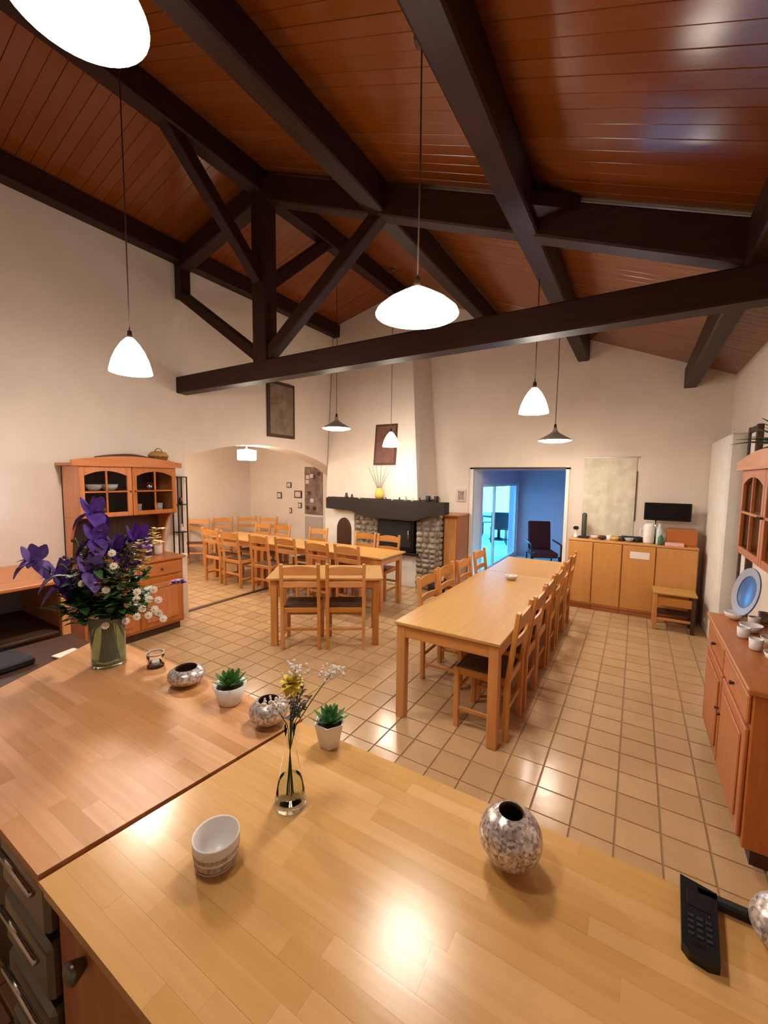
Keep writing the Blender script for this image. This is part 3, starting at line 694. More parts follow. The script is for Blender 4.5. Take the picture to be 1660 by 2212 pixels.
def hutch(name, label, loc, rz, Wd, D, mw, zu0=1.38, zu1=1.90, du=.36):
    """front faces -Y in local space, back at y=0 to -D"""
    t = thing(name, label, 'cupboard', loc, rz); h = Wd / 2; lo = .88
    BX(-h, h, -D, 0, .09, lo - .03, .004).build('lower_body', mw['z'], t)
    BX(-h + .03, h - .03, -D + .04, -.02, 0, .09).build('plinth', DARKW['x'], t)
    BX(-h - .025, h + .025, -D - .03, 0, lo - .03, lo, .006).build('counter_board', mw['x'], t)
    for s in (-1, 1):
        x0, x1 = (-h + .025, -.012) if s < 0 else (.012, h - .025)
        dr = BX(x0, x1, -D - .018, -D, lo - .19, lo - .05, .006).build('drawer', mw['x'], t)
        MB().lathe([(.001, .024), (.013, .020), (.008, .008), (.007, 0)], n=10).build('knob', DARKW['z'], dr)
        k = kids(dr)[0]; k.location = ((x0 + x1) / 2, -D - .018, lo - .12); k.rotation_euler = (R(90), 0, 0)
        dd = BX(x0, x1, -D - .018, -D, .12, lo - .215, .005).build('door', mw['z'], t)
        BX(x0 + .06, x1 - .06, -D - .026, -D - .016, .18, lo - .275, .008).build('door_panel', mw['z'], dd)
        kb = MB().lathe([(.001, .022), (.010, .018), (.006, .006), (.006, 0)], n=10).build('knob', DARKW['z'], dd)
        kb.location = (x1 - .03 if s < 0 else x0 + .03, -D - .018, .45); kb.rotation_euler = (R(90), 0, 0)
    # upper part: sides, back, shelves
    hu = h - .03
    BX(-hu, hu, -.02, 0, lo, zu1, 0).build('back_panel', DARKW['z'], t)  # dark colour stands in for shade in the open niche
    for s in (-1, 1):
        mb = MB(); mb.box((s * (hu - .011), -du / 2, (zu0 + zu1) / 2), (.022, du, zu1 - zu0), .003)
        n = 6; pts = [(0, lo), (-.10, lo)] + [(-.10 - (du - .10) * (1 - math.cos(i / n * math.pi / 2)), lo + .03 + (zu0 - lo - .03) * math.sin(i / n * math.pi / 2)) for i in range(n + 1)] + [(0, zu0)]
        mb.prism(pts, 'x', s * hu, s * (hu - .022)); mb.build('side_panel', mw['z'], t)
    BX(-hu + .02, hu - .02, -du, -.02, zu0, zu0 + .022, .002).build('shelf', mw['x'], t)
    BX(-hu + .02, hu - .02, -du + .04, -.02, (zu0 + zu1) / 2 - .008, (zu0 + zu1) / 2 + .008, .002).build('shelf', mw['x'], t)
    BX(-hu + .02, hu - .02, -du, -.02, zu1 - .022, zu1, .002).build('shelf', mw['x'], t)
    for s in (-1, 1): glazed_door(t, -hu if s < 0 else .004, -.004 if s < 0 else hu, zu0 + .005, zu1, -du - .013, mw, 'l' if s < 0 else 'r')
    # arched cornice
    n = 14; top = [(-h - .03 + (2 * h + .06) * i / n, zu1 + .055 + .055 * math.sin(math.pi * i / n)) for i in range(n + 1)]
    MB().prism([(-h - .03, zu1)] + top + [(h + .03, zu1)], 'y', -du - .05, -du + .0).build('cornice', mw['x'], t)
    BX(-h - .02, h + .02, -du + .002, 0, zu1 + .002, zu1 + .03, .003).build('top_board', mw['x'], t)
    return t
HY = 2.345
hutch('glazed_cupboard', 'tall pine dresser with glazed arched doors against the left wall behind the bouquet', (XL + .03, HY, 0), R(90), 1.04, .42, OAKR)
hutch('glazed_cupboard', 'tall pine dresser with glazed arched doors on the right wall, cut by the frame', (XR - .005, 3.08, 0), R(-90), 1.26, .45, OAKR, 1.34, 1.90, .33)
def lathe_thing(name, label, cat, loc, prof, m, n=18, group=None, rot=None):
    o = MB().lathe(prof, n=n).build(name, m); o.location = loc
    if rot: o.rotation_euler = rot
    return tag(o, label, cat, group)
PLATE = [(.001, 0), (.05, 0), (.06, .004), (.10, .016), (.10, .02), (.06, .008), (.001, .005)]
BOWL = [(.001, 0), (.025, 0), (.05, .02), (.06, .05), (.057, .05), (.046, .022), (.001, .008)]
CUP = [(.001, 0), (.024, 0), (.03, .01), (.033, .065), (.030, .065), (.027, .012), (.001, .006)]
for k, (y, z, pr_, m, nm, lab) in enumerate(((2.05, 1.648, BOWL, WHITEC, 'bowl', 'white bowl on the upper shelf behind the left glazed door of the left dresser'),
    (2.2, 1.648, BOWL, WHITEC, 'bowl', 'second white bowl on the upper shelf of the left dresser'),
    (2.48, 1.405, CUP, PALE, 'cup', 'pale cup on the lower shelf behind the right glazed door of the left dresser'),
    (2.62, 1.648, CUP, CHROME, 'goblet', 'shiny goblet on the upper shelf of the left dresser'),
    (2.10, 1.405, BOWL, OCHRE, 'bowl', 'ochre bowl on the lower shelf of the left dresser'),
    (2.72, 1.405, CUP, WHITEC, 'cup', 'white cup on the lower shelf at the right end of the left dresser'))):
    lathe_thing(nm, lab, 'crockery', (XL + .24, y, z), pr_, m).scale = (1.35,) * 3
# top of and niche in the left dresser
tag(MB().prism([(-.24 + .48 * i / 10, .075 + .035 * math.sin(math.pi * i / 10)) for i in range(11)] + [(.24, 0), (-.24, 0)], 'x', -.12, .12).build('serving_tray', DARKW['y']), 'dark curved tray lying on top of the left dresser', 'tray')
bpy.data.objects['serving_tray'].location = (XL + .20, 2.38, 1.932)
bk = thing('wicker_basket', 'small ochre wicker basket on top of the left dresser at its right end', 'basket', (XL + .20, 2.76, 1.932))
MB().lathe([(.001, 0), (.07, 0), (.105, .10), (.11, .10), (.11, .115), (.08, .15), (.03, .165), (.001, .165)], n=20).build('body', BASKET, bk)
MB().tube([(-.10 * math.cos(q), 0, .11 + .085 * math.sin(q)) for q in [i * math.pi / 10 for i in range(11)]], .006, 6).build('handle', BASKET, bk)
lathe_thing('metal_dish', 'shiny metal dish in the open niche of the left dresser', 'dish', (XL + .20, 2.52, .882), [(.001, 0), (.05, 0), (.10, .03), (.12, .06), (.115, .06), (.09, .032), (.001, .008)], CHROME)
lathe_thing('jar', 'pale jar in the open niche of the left dresser', 'jar', (XL + .20, 2.72, .882), [(.001, 0), (.04, 0), (.045, .02), (.045, .12), (.03, .14), (.03, .16), (.001, .16)], PALE)
lathe_thing('jar', 'dark jar at the left end of the left dresser niche', 'jar', (XL + .20, 2.05, .882), [(.001, 0), (.05, 0), (.06, .05), (.05, .16), (.03, .18), (.001, .18)], DARKW['z'])
# right dresser: plate and crockery
pt_ = lathe_thing('decorative_plate', 'round blue and white plate standing upright on the right dresser', 'plate', (.69, 3.63, 1.075), [(.001, .006), (.07, .006), (.08, .010), (.145, .020), (.15, .024), (.15, .018), (.08, 0), (.001, 0)], BLUEG, 32, rot=(0, R(-78), R(12)))
MB().lathe([(.10, .0165), (.148, .0245)], n=32).build('rim', GREYP, pt_)
pt_.scale = (1.12,) * 3
for k, (x, y) in enumerate(((.62, 3.62), (.70, 3.50), (.66, 3.36), (.60, 3.22), (.72, 3.14), (.62, 3.02), (.68, 2.86), (.78, 3.66))):
    lathe_thing('cup' if k % 2 else 'bowl', 'pinkish white %s on the right dresser counter, %s from the far end' % ('cup' if k % 2 else 'bowl', ['first', 'second', 'third', 'fourth', 'fifth', 'sixth', 'seventh', 'eighth, by the wall,'][k]), 'crockery', (x, y, .882), CUP if k % 2 else BOWL, [WHITEC, PALE][k % 3 == 1])
for k, (y, z) in enumerate(((2.7, 1.425), (2.9, 1.425), (3.25, 1.425), (3.5, 1.425), (2.8, 1.66), (3.05, 1.66), (3.4, 1.66))):
    lathe_thing('cup', 'white cup behind the glass of the right dresser', 'crockery', (XR - .17, y, z), CUP, WHITEC, group='cups behind the right dresser glass')
pb = thing('leafy_basket', 'dark green foliage in a basket on top of the right dresser', 'plant', (XR - .17, 3.45, 1.932))
MB().lathe([(.001, 0), (.09, 0), (.12, .12), (.11, .12), (.08, .01), (.001, .01)], n=16).build('basket', BASKET, pb)
for k in range(26):
    q = random.uniform(0, 6.28); el = random.uniform(.2, 1.4)
    d = (-abs(math.cos(q)) * math.cos(el) * .7, math.sin(q) * math.cos(el), math.sin(el)); MB().petal((d[0] * .02, d[1] * .05, .10), d, (0, 0, 1) if el < 1.2 else (1, 0, 0), random.uniform(.18, .30), .06, .35, 4).build('leaf', GREEN, pb)
# framed panel and cord on the right wall, dark post beside the pier
fr = thing('picture_frame', 'dark framed green picture on the right wall above the dresser', 'picture', (XR, 4.1, 2.02))
BX(-.02, 0, -.30, .30, 0, .42, .004).build('frame', DARKW['y'], fr); BX(-.023, -.018, -.26, .26, .04, .38, .0).build('print', GREEN, fr)
tag(MB().tube([(XR - .012, 4.95, 3.28), (XR - .010, 4.9, 2.9), (XR - .012, 4.7, 2.65), (XR - .012, 4.62, 2.5), (XR - .012, 4.6, 2.1)], .006, 6).build('wall_cable', CORD), 'thin dark cable running down the right wall', 'cable')
wf = thing('window_shutter', 'narrow dark wooden shutter frame beside the white pier on the right wall', 'shutter', (XR, 5.28, 0))
for y in (-.16, .16): BX(-.05, 0, y - .022, y + .022, .05, 2.36, .004).build('stile', DARKW['z'], wf)
for z in (.08, 1.2, 2.33): BX(-.045, 0, -.14, .14, z - .025, z + .025, .004).build('rail', DARKW['y'], wf)
BX(-.03, -.005, -.14, .14, .1, 2.3).build('infill_panel', WHITEPL, wf)

# ------------------------------------------------------------------ left sideboard
sb = thing('sideboard', 'low dark-fronted sideboard with reddish wooden top against the left wall', 'sideboard', (0, 0, 0))
BX(XL + .025, -3.98, -.4, 1.52, .925, .955, .006).build('top_board', OAKR['y'], sb)
BX(XL + .03, -4.0, 1.47, 1.50, 0, .925, .004).build('side_panel', OAKR['z'], sb)
BX(-4.05, -3.99, 1.44, 1.50, 0, .924, .006).build('corner_post', PINE['z'], sb)
BX(XL + .03, XL + .05, -.4, 1.47, 0, .925).build('back_panel', GREYP, sb)
BX(XL + .05, -4.03, -.4, 1.47, .50, .52, .002).build('shelf', DARKW['y'], sb)
BX(XL + .05, -4.03, -.4, 1.47, .06, .09, .002).build('shelf', DARKW['y'], sb)
# low bench with papers beyond the worktop
be = thing('low_bench', 'low dark wooden bench behind the left end of the reddish worktop', 'bench', (0, 0, 0))
BX(-3.60, -2.95, .55, 1.35, .58, .62, .005).build('seat_board', DARKW['y'], be)
for x in (-3.55, -3.0):
    for y in (.6, 1.3): B((x, y, .29), (.05, .05, .58), .004).build('leg', DARKW['z'], be)
tag(B((-3.12, 1.18, .628), (.22, .14, .012), .002, Matrix.Rotation(R(12), 3, 'Z')).build('papers', PAPER), 'white papers lying on the dark low bench', 'paper')
tag(B((-3.32, .88, .645), (.28, .22, .045), .01, Matrix.Rotation(R(6), 3, 'Z')).build('laptop_case', BLACKM), 'flat black case lying on the dark low bench', 'case')

# narrow dark shelf stand beside the left dresser
ms = thing('metal_wall_rack', 'narrow dark metal rack fixed to the wall end right of the left dresser', 'rack', (-4.905, 3.08, 0))
for x in (-.06, .05):
    for y in (-.06, .06): MB().bar((x, y, .80), (x, y, 1.80), .014, .014, .002, (1, 0, 0)).build('post', BLACK, ms)
for z in (.81, 1.1, 1.45, 1.795): B((0, 0, z), (.10, .12, .012), .002).build('shelf', BLACK if z > 1 else WHITEC, ms)
lathe_thing('trinket', 'small pale ornament on the narrow dark rack', 'ornament', (-4.90, 3.08, 1.107), [(.001, 0), (.03, 0), (.035, .03), (.015, .07), (.02, .09), (.001, .10)], PALE)
lathe_thing('trinket', 'small dark ornament high on the narrow dark rack', 'ornament', (-4.90, 3.08, 1.457), [(.001, 0), (.025, 0), (.03, .04), (.01, .08), (.001, .09)], DARKW['z'])

# ------------------------------------------------------------------ fireplace
fp = thing('fireplace', 'stone fireplace with dark beam mantel and plastered hood on the far wall', 'fireplace', (0, 0, 0))
HX1 = -3.02
# hood: tapered plaster
mb = MB(); z0_, z1_ = 1.45, zc(-3.4) - .02
bt = [(XL + .02, 6.05), (-3.06, 6.05), (-3.02, YF - .001), (XL + .02, YF - .001)]; tp_ = [(XL + .02, 6.28), (-3.38, 6.28), (-3.30, YF - .001), (XL + .02, YF - .001)]
mb.add([(*p, z0_) for p in bt] + [(*p, z1_) for p in tp_], [(3, 2, 1, 0), (4, 5, 6, 7), (0, 1, 5, 4), (1, 2, 6, 5), (2, 3, 7, 6), (3, 0, 4, 7)])
mb.build('hood', PLASTER, fp)
# mantel beam: front beam deepening in the middle
mb = MB(); mz0, mz1 = 1.25, 1.44
mb.prism([(-4.80, mz0), (-4.25, mz0 - .02), (-3.95, 1.14), (-3.0, 1.13), (-2.72, mz0 - .02), (-2.49, mz0), (-2.49, mz1), (-4.80, mz1)], 'y', 5.82, 6.02)
mb.box((-3.9, 6.2, 1.40), (2.0, .44, .09)); mb.build('mantel_beam', MANT['x'], fp)
# insert
ins = BX(-3.78, -3.08, 5.96, 6.40, .58, 1.16, .01).build('firebox', BLACK, fp)
BX(-3.74, -3.12, 5.945, 5.96, .66, 1.10, .006).build('firebox_door', BLACKM, ins)
MB().tube([(-3.16, 5.93, .80), (-3.16, 5.93, .96)], .01).build('handle', CHROME, ins)
BX(-3.85, -2.98, 5.90, 6.3, .545, .58, .005).build('hearth_lip', BLACK, fp)
BX(-3.95, -3.02, 5.98, YF - .01, 0, .545, .01).build('hearth_base', WHITEPL, fp)
BX(-4.98, -4.30, 6.00, YF - .01, 0, 1.25, .01).build('plaster_cheek', WHITEPL, fp)
# arched log niche in the cheek
n = 10
mb = MB(); mb.prism([(-4.68, .58)] + [(-4.52 - .16 * math.cos(math.pi * i / n), .86 + .22 * math.sin(math.pi * i / n)) for i in range(n + 1)] + [(-4.36, .58)], 'y', 5.985, 6.001)
mb.build('log_niche', DARKW['z'], fp)
# masonry cores and stones
BX(-3.04, -2.70, 6.0, YF - .01, 0, 1.22).build('pier_core', MORTAR, fp)
BX(-4.30, -3.80, 6.04, YF - .01, 0, 1.22).build('pier_core', MORTAR, fp)
def stone_mesh(w, h, d):
    mb = MB(); n = 8; ring = []
    for i in range(n):
        q = 2 * math.pi * (i + .5) / n; r = random.uniform(.86, 1.0); k = 1 / max(abs(math.cos(q)), abs(math.sin(q))); k = min(k, 1.22)
        ring.append((w / 2 * math.cos(q) * k * r, h / 2 * math.sin(q) * k * r))
    vs = [(x, 0, z) for x, z in ring] + [(x * .78, -d, z * .78) for x, z in ring] + [(0, -d * 1.15, 0)]
    fs = [(i, (i + 1) % n, n + (i + 1) % n, n + i) for i in range(n)] + [(n + i, n + (i + 1) % n, 2 * n) for i in range(n)]
    return mb.add(vs, fs, True)
protos = []
def stones(x0, x1, z0, z1, y, rz=0, size=.115):
    z = z0
    while z < z1 - .03:
        h = min(random.uniform(.07, .12), z1 - z); x = x0
        if z1 - z - h < .04: h = z1 - z
        while x < x1 - .02:
            w_ = min(random.uniform(.09, .17), x1 - x)
            if x1 - x - w_ < .05: w_ = x1 - x
            if len(protos) < 8: o = stone_mesh(.10, .10, .03).build('stone', STONE, fp); protos.append(o)
            else: o = inst(random.choice(protos), fp, (0, 0, 0))
            if rz == 0: o.location = (x + w_ / 2, y, z + h / 2)
            else: o.location = (y, x + w_ / 2, z + h / 2)
            o.rotation_euler = (0, 0, rz); o.scale = (w_ / .104, random.uniform(.7, 1.3), h / .104)
            x += w_
        z += h
stones(-3.05, -2.70, 0, 1.13, 5.998); stones(6.0, 6.72, 0, 1.22, -2.702, R(90)); stones(-4.30, -3.79, .0, 1.12, 6.038)
# things on the mantel
ov = thing('ochre_vase', 'ochre yellow vase on the mantel beam', 'vase', (-3.76, 5.98, 1.445))
MB().lathe([(.001, 0), (.05, 0), (.075, .05), (.075, .12), (.045, .17), (.05, .19), (.045, .19), (.038, .17), (.001, .16)], n=20).build('body', OCHRE, ov)
tw = thing('dry_branches', 'thin dry branches standing in the ochre vase', 'branches', (-3.76, 5.98, 1.46))
for k in range(6):
    q = -.75 + k * .3; L_ = random.uniform(.38, .5)
    MB().tube([(0, 0, .1), (math.sin(q) * L_ * .4, -.01, .12 + L_ * .5), (math.sin(q) * L_ * .8, random.uniform(-.04, .02), .14 + L_ * math.cos(q * .6))], [.005, .004, .002], 5).build('branch', TWIG, tw)
FIG = [(.001, 0), (.03, 0), (.034, .03), (.02, .06), (.026, .085), (.001, .10)]
for k, (x, m, sc_) in enumerate(((-4.40, DARKW['z'], 1), (-4.28, DARKW['z'], .8), (-3.45, PALE, .7), (-3.32, TWIG, .6), (-3.2, GREYP, .8), (-3.08, PALE, .6), (-2.95, TWIG, .7), (-4.12, PALE, .6), (-3.58, TWIG, .5))):
    o = lathe_thing('figurine', 'small %s figurine on the mantel, %s' % ('dark' if m in (DARKW['z'], TWIG) else 'pale', ['leftmost', 'second from the left', 'just right of the ochre vase pair', 'in the middle of the right half', 'grey and right of the middle', 'before the two dark mugs', 'next to the dark mugs', 'left of the ochre vase', 'touching the ochre vase shadow'][k]), 'ornament', (x, 5.90, 1.4405), FIG, m, 10); o.scale = (sc_,) * 3
for k, x in enumerate((-2.80, -2.66)):
    c_ = thing('dark_mug', 'dark mug at the right end of the mantel, %s of the two' % ['left', 'right'][k], 'mug', (x, 5.90, 1.4405))
    MB().lathe([(.001, 0), (.035, 0), (.038, .005), (.038, .095), (.034, .095), (.034, .01), (.001, .01)], n=16).build('body', BLACKM, c_)
    MB().tube([(.036, 0, .02), (.062, 0, .035), (.062, 0, .065), (.036, 0, .08)], .005, 6).build('handle', BLACKM, c_)
# framed panel on the hood
f1 = thing('picture_frame', 'brown framed picture hanging on the fireplace hood', 'picture', (-3.72, 6.085, 2.03)); f1.rotation_euler = (R(-6), 0, 0)
BX(-.22, .22, -.03, -.005, 0, .70, .004).build('frame', DARKW['z'], f1); BX(-.185, .185, -.034, -.028, .035, .665).build('print', mat('brown_print', (.12, .045, .035), .7, noise=((8, 8, 8), (.2, .1, .07), .6)), f1)
BX(-.245, .245, -.006, .0, -.025, .725, .002).build('passepartout', PALE, f1)
# framed panel above the arch
f2 = thing('picture_frame', 'greyish brown framed picture on the wall above the arch', 'picture', (XL, 4.91, 2.44))
BX(0, .03, -.30, .30, 0, .88, .004).build('frame', DARKW['z'], f2); BX(.028, .034, -.25, .25, .05, .83).build('print', mat('grey_print', (.24, .17, .11), .7, noise=((7, 7, 7), (.13, .09, .06), .8)), f2)
# small picture by the doorway
f3 = thing('picture_frame', 'tiny picture on the far wall between mantel and doorway', 'picture', (-2.57, YF, 1.42))
BX(-.08, .08, -.02, 0, 0, .21, .002).build('frame', PALE, f3); BX(-.055, .055, -.024, -.018, .03, .18).build('print', mat('dark_print', (.16, .10, .08), .7, noise=((18, 18, 18), (.5, .4, .32), .8)), f3)
# cupboard between fireplace and doorway
c3 = thing('narrow_cabinet', 'narrow reddish wooden cabinet between the fireplace and the doorway', 'cabinet', (0, 0, 0))
BX(-2.66, -2.42, 6.22, YF - .005, 0, 1.20, .004).build('body', OAKR['z'], c3)
BX(-2.64, -2.44, 6.20, 6.22, .06, 1.16, .004).build('door', PINE['z'], c3); BX(-2.68, -2.40, 6.19, YF - .003, 1.20, 1.225, .004).build('top_board', OAKR['x'], c3)
lb = thing('log_basket', 'dark basket with logs on the floor right of the fireplace', 'basket', (-2.60, 5.85, 0))
MB().lathe([(.001, 0), (.13, 0), (.15, .24), (.14, .24), (.12, .02), (.001, .02)], n=18).build('basket', BLACKM, lb)
for k in range(5): MB().tube([(-.06 + .03 * k, -.05 + .02 * k, .06), (-.05 + .03 * k, .0 + .02 * k, .30 + .02 * (k % 2))], .028, 8).build('log', PINE['z'], lb)
tag(BX(-2.415, -2.385, YF - .008, YF - .002, .98, 1.2).build('notice', PAPER), 'pale notice pinned to the far wall beside the doorway', 'notice')

# annexe wall: posters and small frames
p1 = thing('poster', 'tall photo collage poster on the annexe wall seen through the arch', 'poster', (-5.905, YF, 1.0))
BX(-.25, .25, -.014, 0, 0, 1.02, .002).build('backing', mat('collage', (.30, .20, .15), .6, noise=((5, 5, 5), (.12, .07, .06), .9)), p1)
for k in range(14):
    x_, z_ = random.uniform(-.19, .15), random.uniform(.06, .92)
    BX(x_ - .045, x_ + .045, -.017 - k * .0002, -.013, z_ - .04, z_ + .04).build('photo', [PALE, DARKW['x'], mat('collage_b%d' % k, (random.uniform(.1, .4), random.uniform(.05, .2), random.uniform(.04, .18)), .6)][k % 3], p1)
tag(BX(-6.15, -5.66, YF - .012, YF - .001, .46, .95).build('notice_board', mat('grey_board', (.42, .36, .33), .7)), 'greyish notice board below the collage poster', 'board')
for k, (x_, z_, w_, h_, lab) in enumerate(((-6.92, 1.38, .14, .14, 'small square frame leftmost on the annexe wall'), (-6.35, 1.42, .22, .16, 'dark frame left of the collage poster'), (-6.62, 1.62, .14, .12, 'small frame highest left on the annexe wall'), (-6.30, 1.18, .10, .12, 'tiny frame below the dark frame on the annexe wall'), (-6.58, 1.05, .07, .12, 'tiny frame lowest on the annexe wall'))):
    o = thing('picture_frame', lab, 'picture', (x_, YF, z_)); BX(-w_ / 2, w_ / 2, -.02, 0, -h_ / 2, h_ / 2, .003).build('frame', DARKW['x'], o); BX(-w_ * .36, w_ * .36, -.023, -.018, -h_ * .36, h_ * .36).build('print', PALE, o)

# ------------------------------------------------------------------ cupboards along the far wall
CX = [-.79, -.47, -.12, .26, .70]
for k in range(4):
    cc = thing('low_cupboard', 'honey-coloured low cupboard along the far wall, %s of four' % ['leftmost', 'second', 'third, with a paper label,', 'rightmost'][k], 'cupboard', ((CX[k] + CX[k + 1]) / 2, 0, 0), 0, 'low cupboards along the far wall')
    h = (CX[k + 1] - CX[k]) / 2
    BX(-h, h, 6.35, YF - .003, .07, .965, .003).build('body', MAPLE['z'], cc)
    BX(-h + .002, h - .002, 6.37, YF - .01, 0, .07).build('plinth', OAKR['x'], cc)
    BX(-h + .008, h - .008, 6.33, 6.35, .10, .955, .004).build('door', MAPLE['z'], cc)
    BX(-h, h, 6.335, YF - .003, .965, .985, .003).build('top_board', MAPLE['x'], cc)
    if k == 2: BX(-.10, .12, 6.326, 6.332, .79, .88).build('paper_label', PAPER, cc)
ZC = .986
tb = thing('slim_speaker', 'slim dark upright column on the left cupboard', 'speaker', (-.62, 6.55, ZC))
B((0, 0, .012), (.14, .12, .024), .006).build('foot', BLACKM, tb); MB().lathe([(.03, .024), (.034, .05), (.034, .34), (.02, .36), (.001, .36)], n=14).build('column', mat('olive_black', (.05, .05, .03), .5), tb)
dl = thing('webcam', 'small dark camera-like gadget on a white base at the left end of the cupboards', 'gadget', (-.72, 6.52, ZC))
MB().lathe([(.001, 0), (.035, 0), (.03, .03), (.012, .05), (.012, .11)], n=12).build('base', WHITEC, dl); B((0, -.01, .14), (.07, .05, .05), .012).build('head', BLACKP, dl)
lay = [('bowl', BOWL, PALE, -.47), ('bowl', BOWL, DARKW['z'], -.38), ('cup', CUP, WHITEC, -.30), ('bowl', BOWL, OCHRE, -.22), ('cup', CUP, DARKW['z'], -.15), ('bowl', BOWL, GREYP, -.05), ('cup', CUP, BLACKM, .04)]
for k, (nm, pr_, m, x_) in enumerate(lay): lathe_thing(nm, '%s %s in the clutter on the low cupboards, %s from the left' % (['pale', 'dark', 'white', 'ochre', 'dark', 'grey', 'black'][k], nm, ['first', 'second', 'third', 'fourth', 'fifth', 'sixth', 'seventh'][k]), 'crockery', (x_, 6.50, ZC), pr_, m, 14)
tag(B((-.02, 6.62, ZC + .03), (.26, .10, .06), .008).build('radio', BLACKM), 'low black radio behind the clutter on the cupboards', 'radio')
wb = thing('white_jug', 'translucent white jug under the television', 'jug', (.17, 6.52, ZC))
MB().lathe([(.001, 0), (.06, 0), (.065, .02), (.065, .22), (.05, .26), (.045, .26), (.06, .21), (.06, .02), (.001, .01)], n=18).build('body', WHITEC, wb)
MB().tube([(-.06, 0, .20), (-.10, 0, .18), (-.10, 0, .10), (-.062, 0, .07)], .007, 6).build('handle', WHITEC, wb)
lathe_thing('bottle', 'pale water bottle right of the white jug', 'bottle', (.285, 6.50, ZC), [(.001, 0), (.035, 0), (.037, .02), (.037, .19), (.015, .24), (.015, .27), (.001, .27)], mat('pale_bottle', (.55, .62, .60), .3), 14)
lathe_thing('bottle', 'small dark green bottle in front of the television foot', 'bottle', (.30, 6.42, ZC), [(.001, 0), (.03, 0), (.032, .02), (.03, .09), (.012, .12), (.001, .13)], TEAL, 14)
tag(B((.53, 6.60, ZC + .105), (.32, .22, .21), .006).build('wooden_box', OAKR['x']), 'brown wooden box below the television', 'box')
tag(B((.45, 6.42, ZC + .02), (.20, .12, .04), .004).build('paper_stack', PINKP), 'stack of pink and white papers on the right low cupboard', 'paper')
tv = thing('television', 'small black flat television above the right low cupboards', 'television', (.36, 6.58, 1.30))
B((0, 0, .11), (.52, .035, .235), .008).build('casing', BLACKP, tv); B((0, -.019, .112), (.49, .004, .205), .001).build('screen', mat('screen', (.004, .004, .006), .15), tv)
MB().tube([(-.12, .02, -.30), (-.12, .02, .0)], .012).build('stand_post', CHROME, tv); B((-.12, .02, -.307), (.14, .12, .012), .004).build('stand_foot', BLACKP, tv)
# hanging cloth panel
hp = thing('wall_hanging', 'cream textured cloth hanging on the far wall right of the doorway', 'wall hanging', (-.345, YF, 1.0))
mb = MB(); rows = []
for i in range(15):
    u = i / 14; rows.append([(-.33 + .66 * j / 16, -.012 - .006 * math.sin(j * 1.9) * (1 - u * .6), .02 + 1.12 * u) for j in range(17)])
mb.strip(rows); mb.build('cloth', LACE, hp); MB().tube([(-.35, -.02, 1.14), (.35, -.02, 1.14)], .010, 8).build('rod', WHITEC, hp)
MB().bar((.338, -.012, .25), (.338, -.012, .95), .008, .010, .001, (1, 0, 0)).build('edge_strip', DARKW['z'], hp)
# stool
so = thing('wooden_stool', 'low wooden stool in front of the rightmost low cupboard', 'stool', (.46, 6.11, 0))
B((0, 0, .46), (.44, .34, .026), .006).build('seat', PINEL['x'], so)
for x in (-.19, .19):
    for y in (-.14, .14): B((x, y, .2235), (.04, .04, .447), .004).build('leg', DARKW['z'] if x > 0 else PINE['z'], so)  # right legs coloured darker to stand for the shadow on that side
B((0, -.145, .36), (.34, .02, .10), .003).build('apron', PINE['x'], so); B((0, .145, .36), (.34, .02, .10), .003).build('apron', PINE['x'], so)
for z in (.14,): B((0, -.14, z), (.34, .02, .03), .003).build('stretcher', PINE['x'], so)
B((0, 0, .20), (.33, .26, .012), .002).build('lower_shelf', DARKW['x'], so)
# bowl on long table
o = lathe_thing('small_bowl', 'small pale bowl standing alone on the long dining table', 'bowl', (-1.09, 4.40, .7505), [(.001, 0), (.035, 0), (.06, .03), (.065, .05), (.06, .05), (.05, .025), (.001, .01)], PALE, 20)
MB().lathe([(.001, .02), (.02, .02), (.022, .045), (.001, .04)], n=14).build('tealight', WHITEC, o)

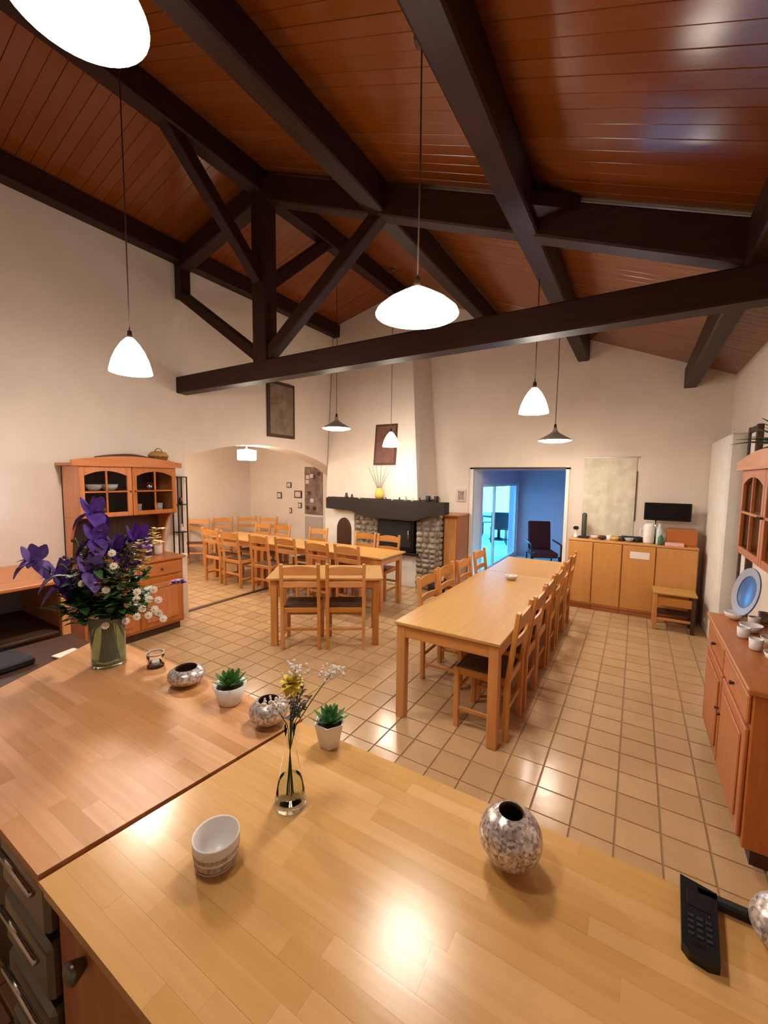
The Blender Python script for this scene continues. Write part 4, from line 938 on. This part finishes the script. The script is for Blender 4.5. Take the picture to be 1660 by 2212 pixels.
# ------------------------------------------------------------------ lamps
def lamp_light(loc, watts, rad, col=WARM, parent=None, spot=None):
    l = bpy.data.lights.new('lamp_light', 'SPOT' if spot else 'POINT'); l.energy = watts * LP; l.color = col; l.shadow_soft_size = rad
    if spot: l.spot_size = R(spot); l.spot_blend = .35
    o = bpy.data.objects.new('lamp_light', l); COL.objects.link(o); o.location = loc
    if parent: o.parent = parent
    return o
def pendant(x, y, z, r, kind, label, ztop=None, wts=18):
    """z: height of the shade's lower rim"""
    t = thing('pendant_lamp', label, 'lamp', (x, y, z), 0, 'pendant lamps'); zt_ = (ztop if ztop else zc(x) - .005) - z
    if kind == 'bell':
        h = r * 1.75; pr_ = [(r, 0), (r * .98, h * .08), (r * .86, h * .35), (r * .66, h * .62), (r * .42, h * .84), (r * .22, h * .97), (r * .16, h)]
        MB().lathe(pr_, n=28).build('shade', OPAL, t); bz = h
        MB().blob((0, 0, h * .35), r * .3, 12, 8).build('bulb', BULB, t); lz = -.02
    elif kind == 'wide':
        h = r * .62; pr_ = [(r, 0), (r * .97, h * .12), (r * .75, h * .42), (r * .45, h * .72), (r * .2, h * .95), (r * .12, h)]
        MB().lathe(pr_, n=36).build('shade', OPALT, t); bz = h
        MB().lathe([(.001, .004), (r * .96, .006)], n=36).build('diffuser', OPALB, t); lz = -.03
    else:
        h = r * .62; pr_ = [(r, 0), (r * .99, .012), (r * .80, h * .26), (r * .45, h * .58), (r * .24, h * .8), (r * .14, h), (r * .12, h * 1.25)]
        MB().lathe(pr_, n=32).build('shade', PEWTER, t); bz = h * 1.25
        MB().lathe([(.001, -.028), (r * .6, -.022), (r * .93, -.006), (r * .95, .006)], n=32).build('diffuser', BULB, t); lz = -.06
    MB().lathe([(.001, bz + .05), (.014, bz + .05), (.018, bz), (.018, bz - .02)], n=12).build('lamp_cap', CORD, t)
    MB().tube([(0, 0, bz + .045), (.004, 0, (bz + zt_) / 2), (0, 0, zt_ - .02)], .0045, 6).build('cord', CORD, t)
    MB().lathe([(.001, zt_), (.04, zt_), (.035, zt_ - .03), (.001, zt_ - .03)], n=14).build('ceiling_rose', CORD, t)
    lamp_light((0, 0, lz), wts, r * .5, parent=t)
    return t
pendant(-1.13, .50, 2.875, .143, 'wide', 'very large bright white pendant lamp cut by the top left frame corner', wts=8)
pendant(-3.20, 1.66, 2.565, .140, 'bell', 'white glass bell pendant lamp hanging in front of the left wall', wts=48)
pendant(-1.0, 1.93, 2.65, .21, 'wide', 'wide bright white pendant lamp in the middle, in front of the tie beam', wts=10)
pendant(-3.67, 4.68, 2.50, .20, 'metal', 'grey metal cone pendant lamp left of the fireplace hood', wts=16)
pendant(-3.20, 5.40, 2.28, .125, 'bell', 'small white glass bell pendant lamp in front of the fireplace hood', wts=12)
pendant(-.81, 3.82, 2.40, .125, 'bell', 'white glass bell pendant lamp above the long dining table', wts=14)
pendant(-.92, 5.62, 2.31, .20, 'metal', 'grey metal cone pendant lamp in front of the doorway', wts=18)
al = thing('arch_lamp', 'small white glass drum lamp hanging under the top of the arch', 'lamp', (-5.17, 4.36, 2.06))
MB().lathe([(.001, 0), (.13, .0), (.14, .02), (.14, .15), (.001, .17)], n=24).build('shade', OPAL, al)
MB().tube([(0, 0, .17), (0, 0, .228)], .01, 8).build('lamp_cap', WHITEC, al); lamp_light((0, 0, -.06), 12, .1, parent=al)
pendant(-6.6, 3.72, 2.20, .125, 'bell', 'added white glass bell lamp brightening the annexe, unseen behind the left wall', ztop=2.748, wts=45)  # added out of sight to brighten the annexe walls
# cool tube added out of view to give the left wall its cool glow
wl = thing('added_wall_light', 'added unseen cool tube light brightening the left wall near the kitchen', 'lamp', (XL + .06, .85, 1.80))
B((0, 0, 0), (.05, .6, .06), .01).build('housing', WHITEC, wl)
MB().tube([(.03, -.28, -.03), (.03, .28, -.03)], .014, 10).build('tube', mat('added_cool_tube', (1, 1, 1), .3, emit=((.7, .85, 1), 6)), wl)
lamp_light((.10, 0, -.08), 13, .08, COOL, wl)
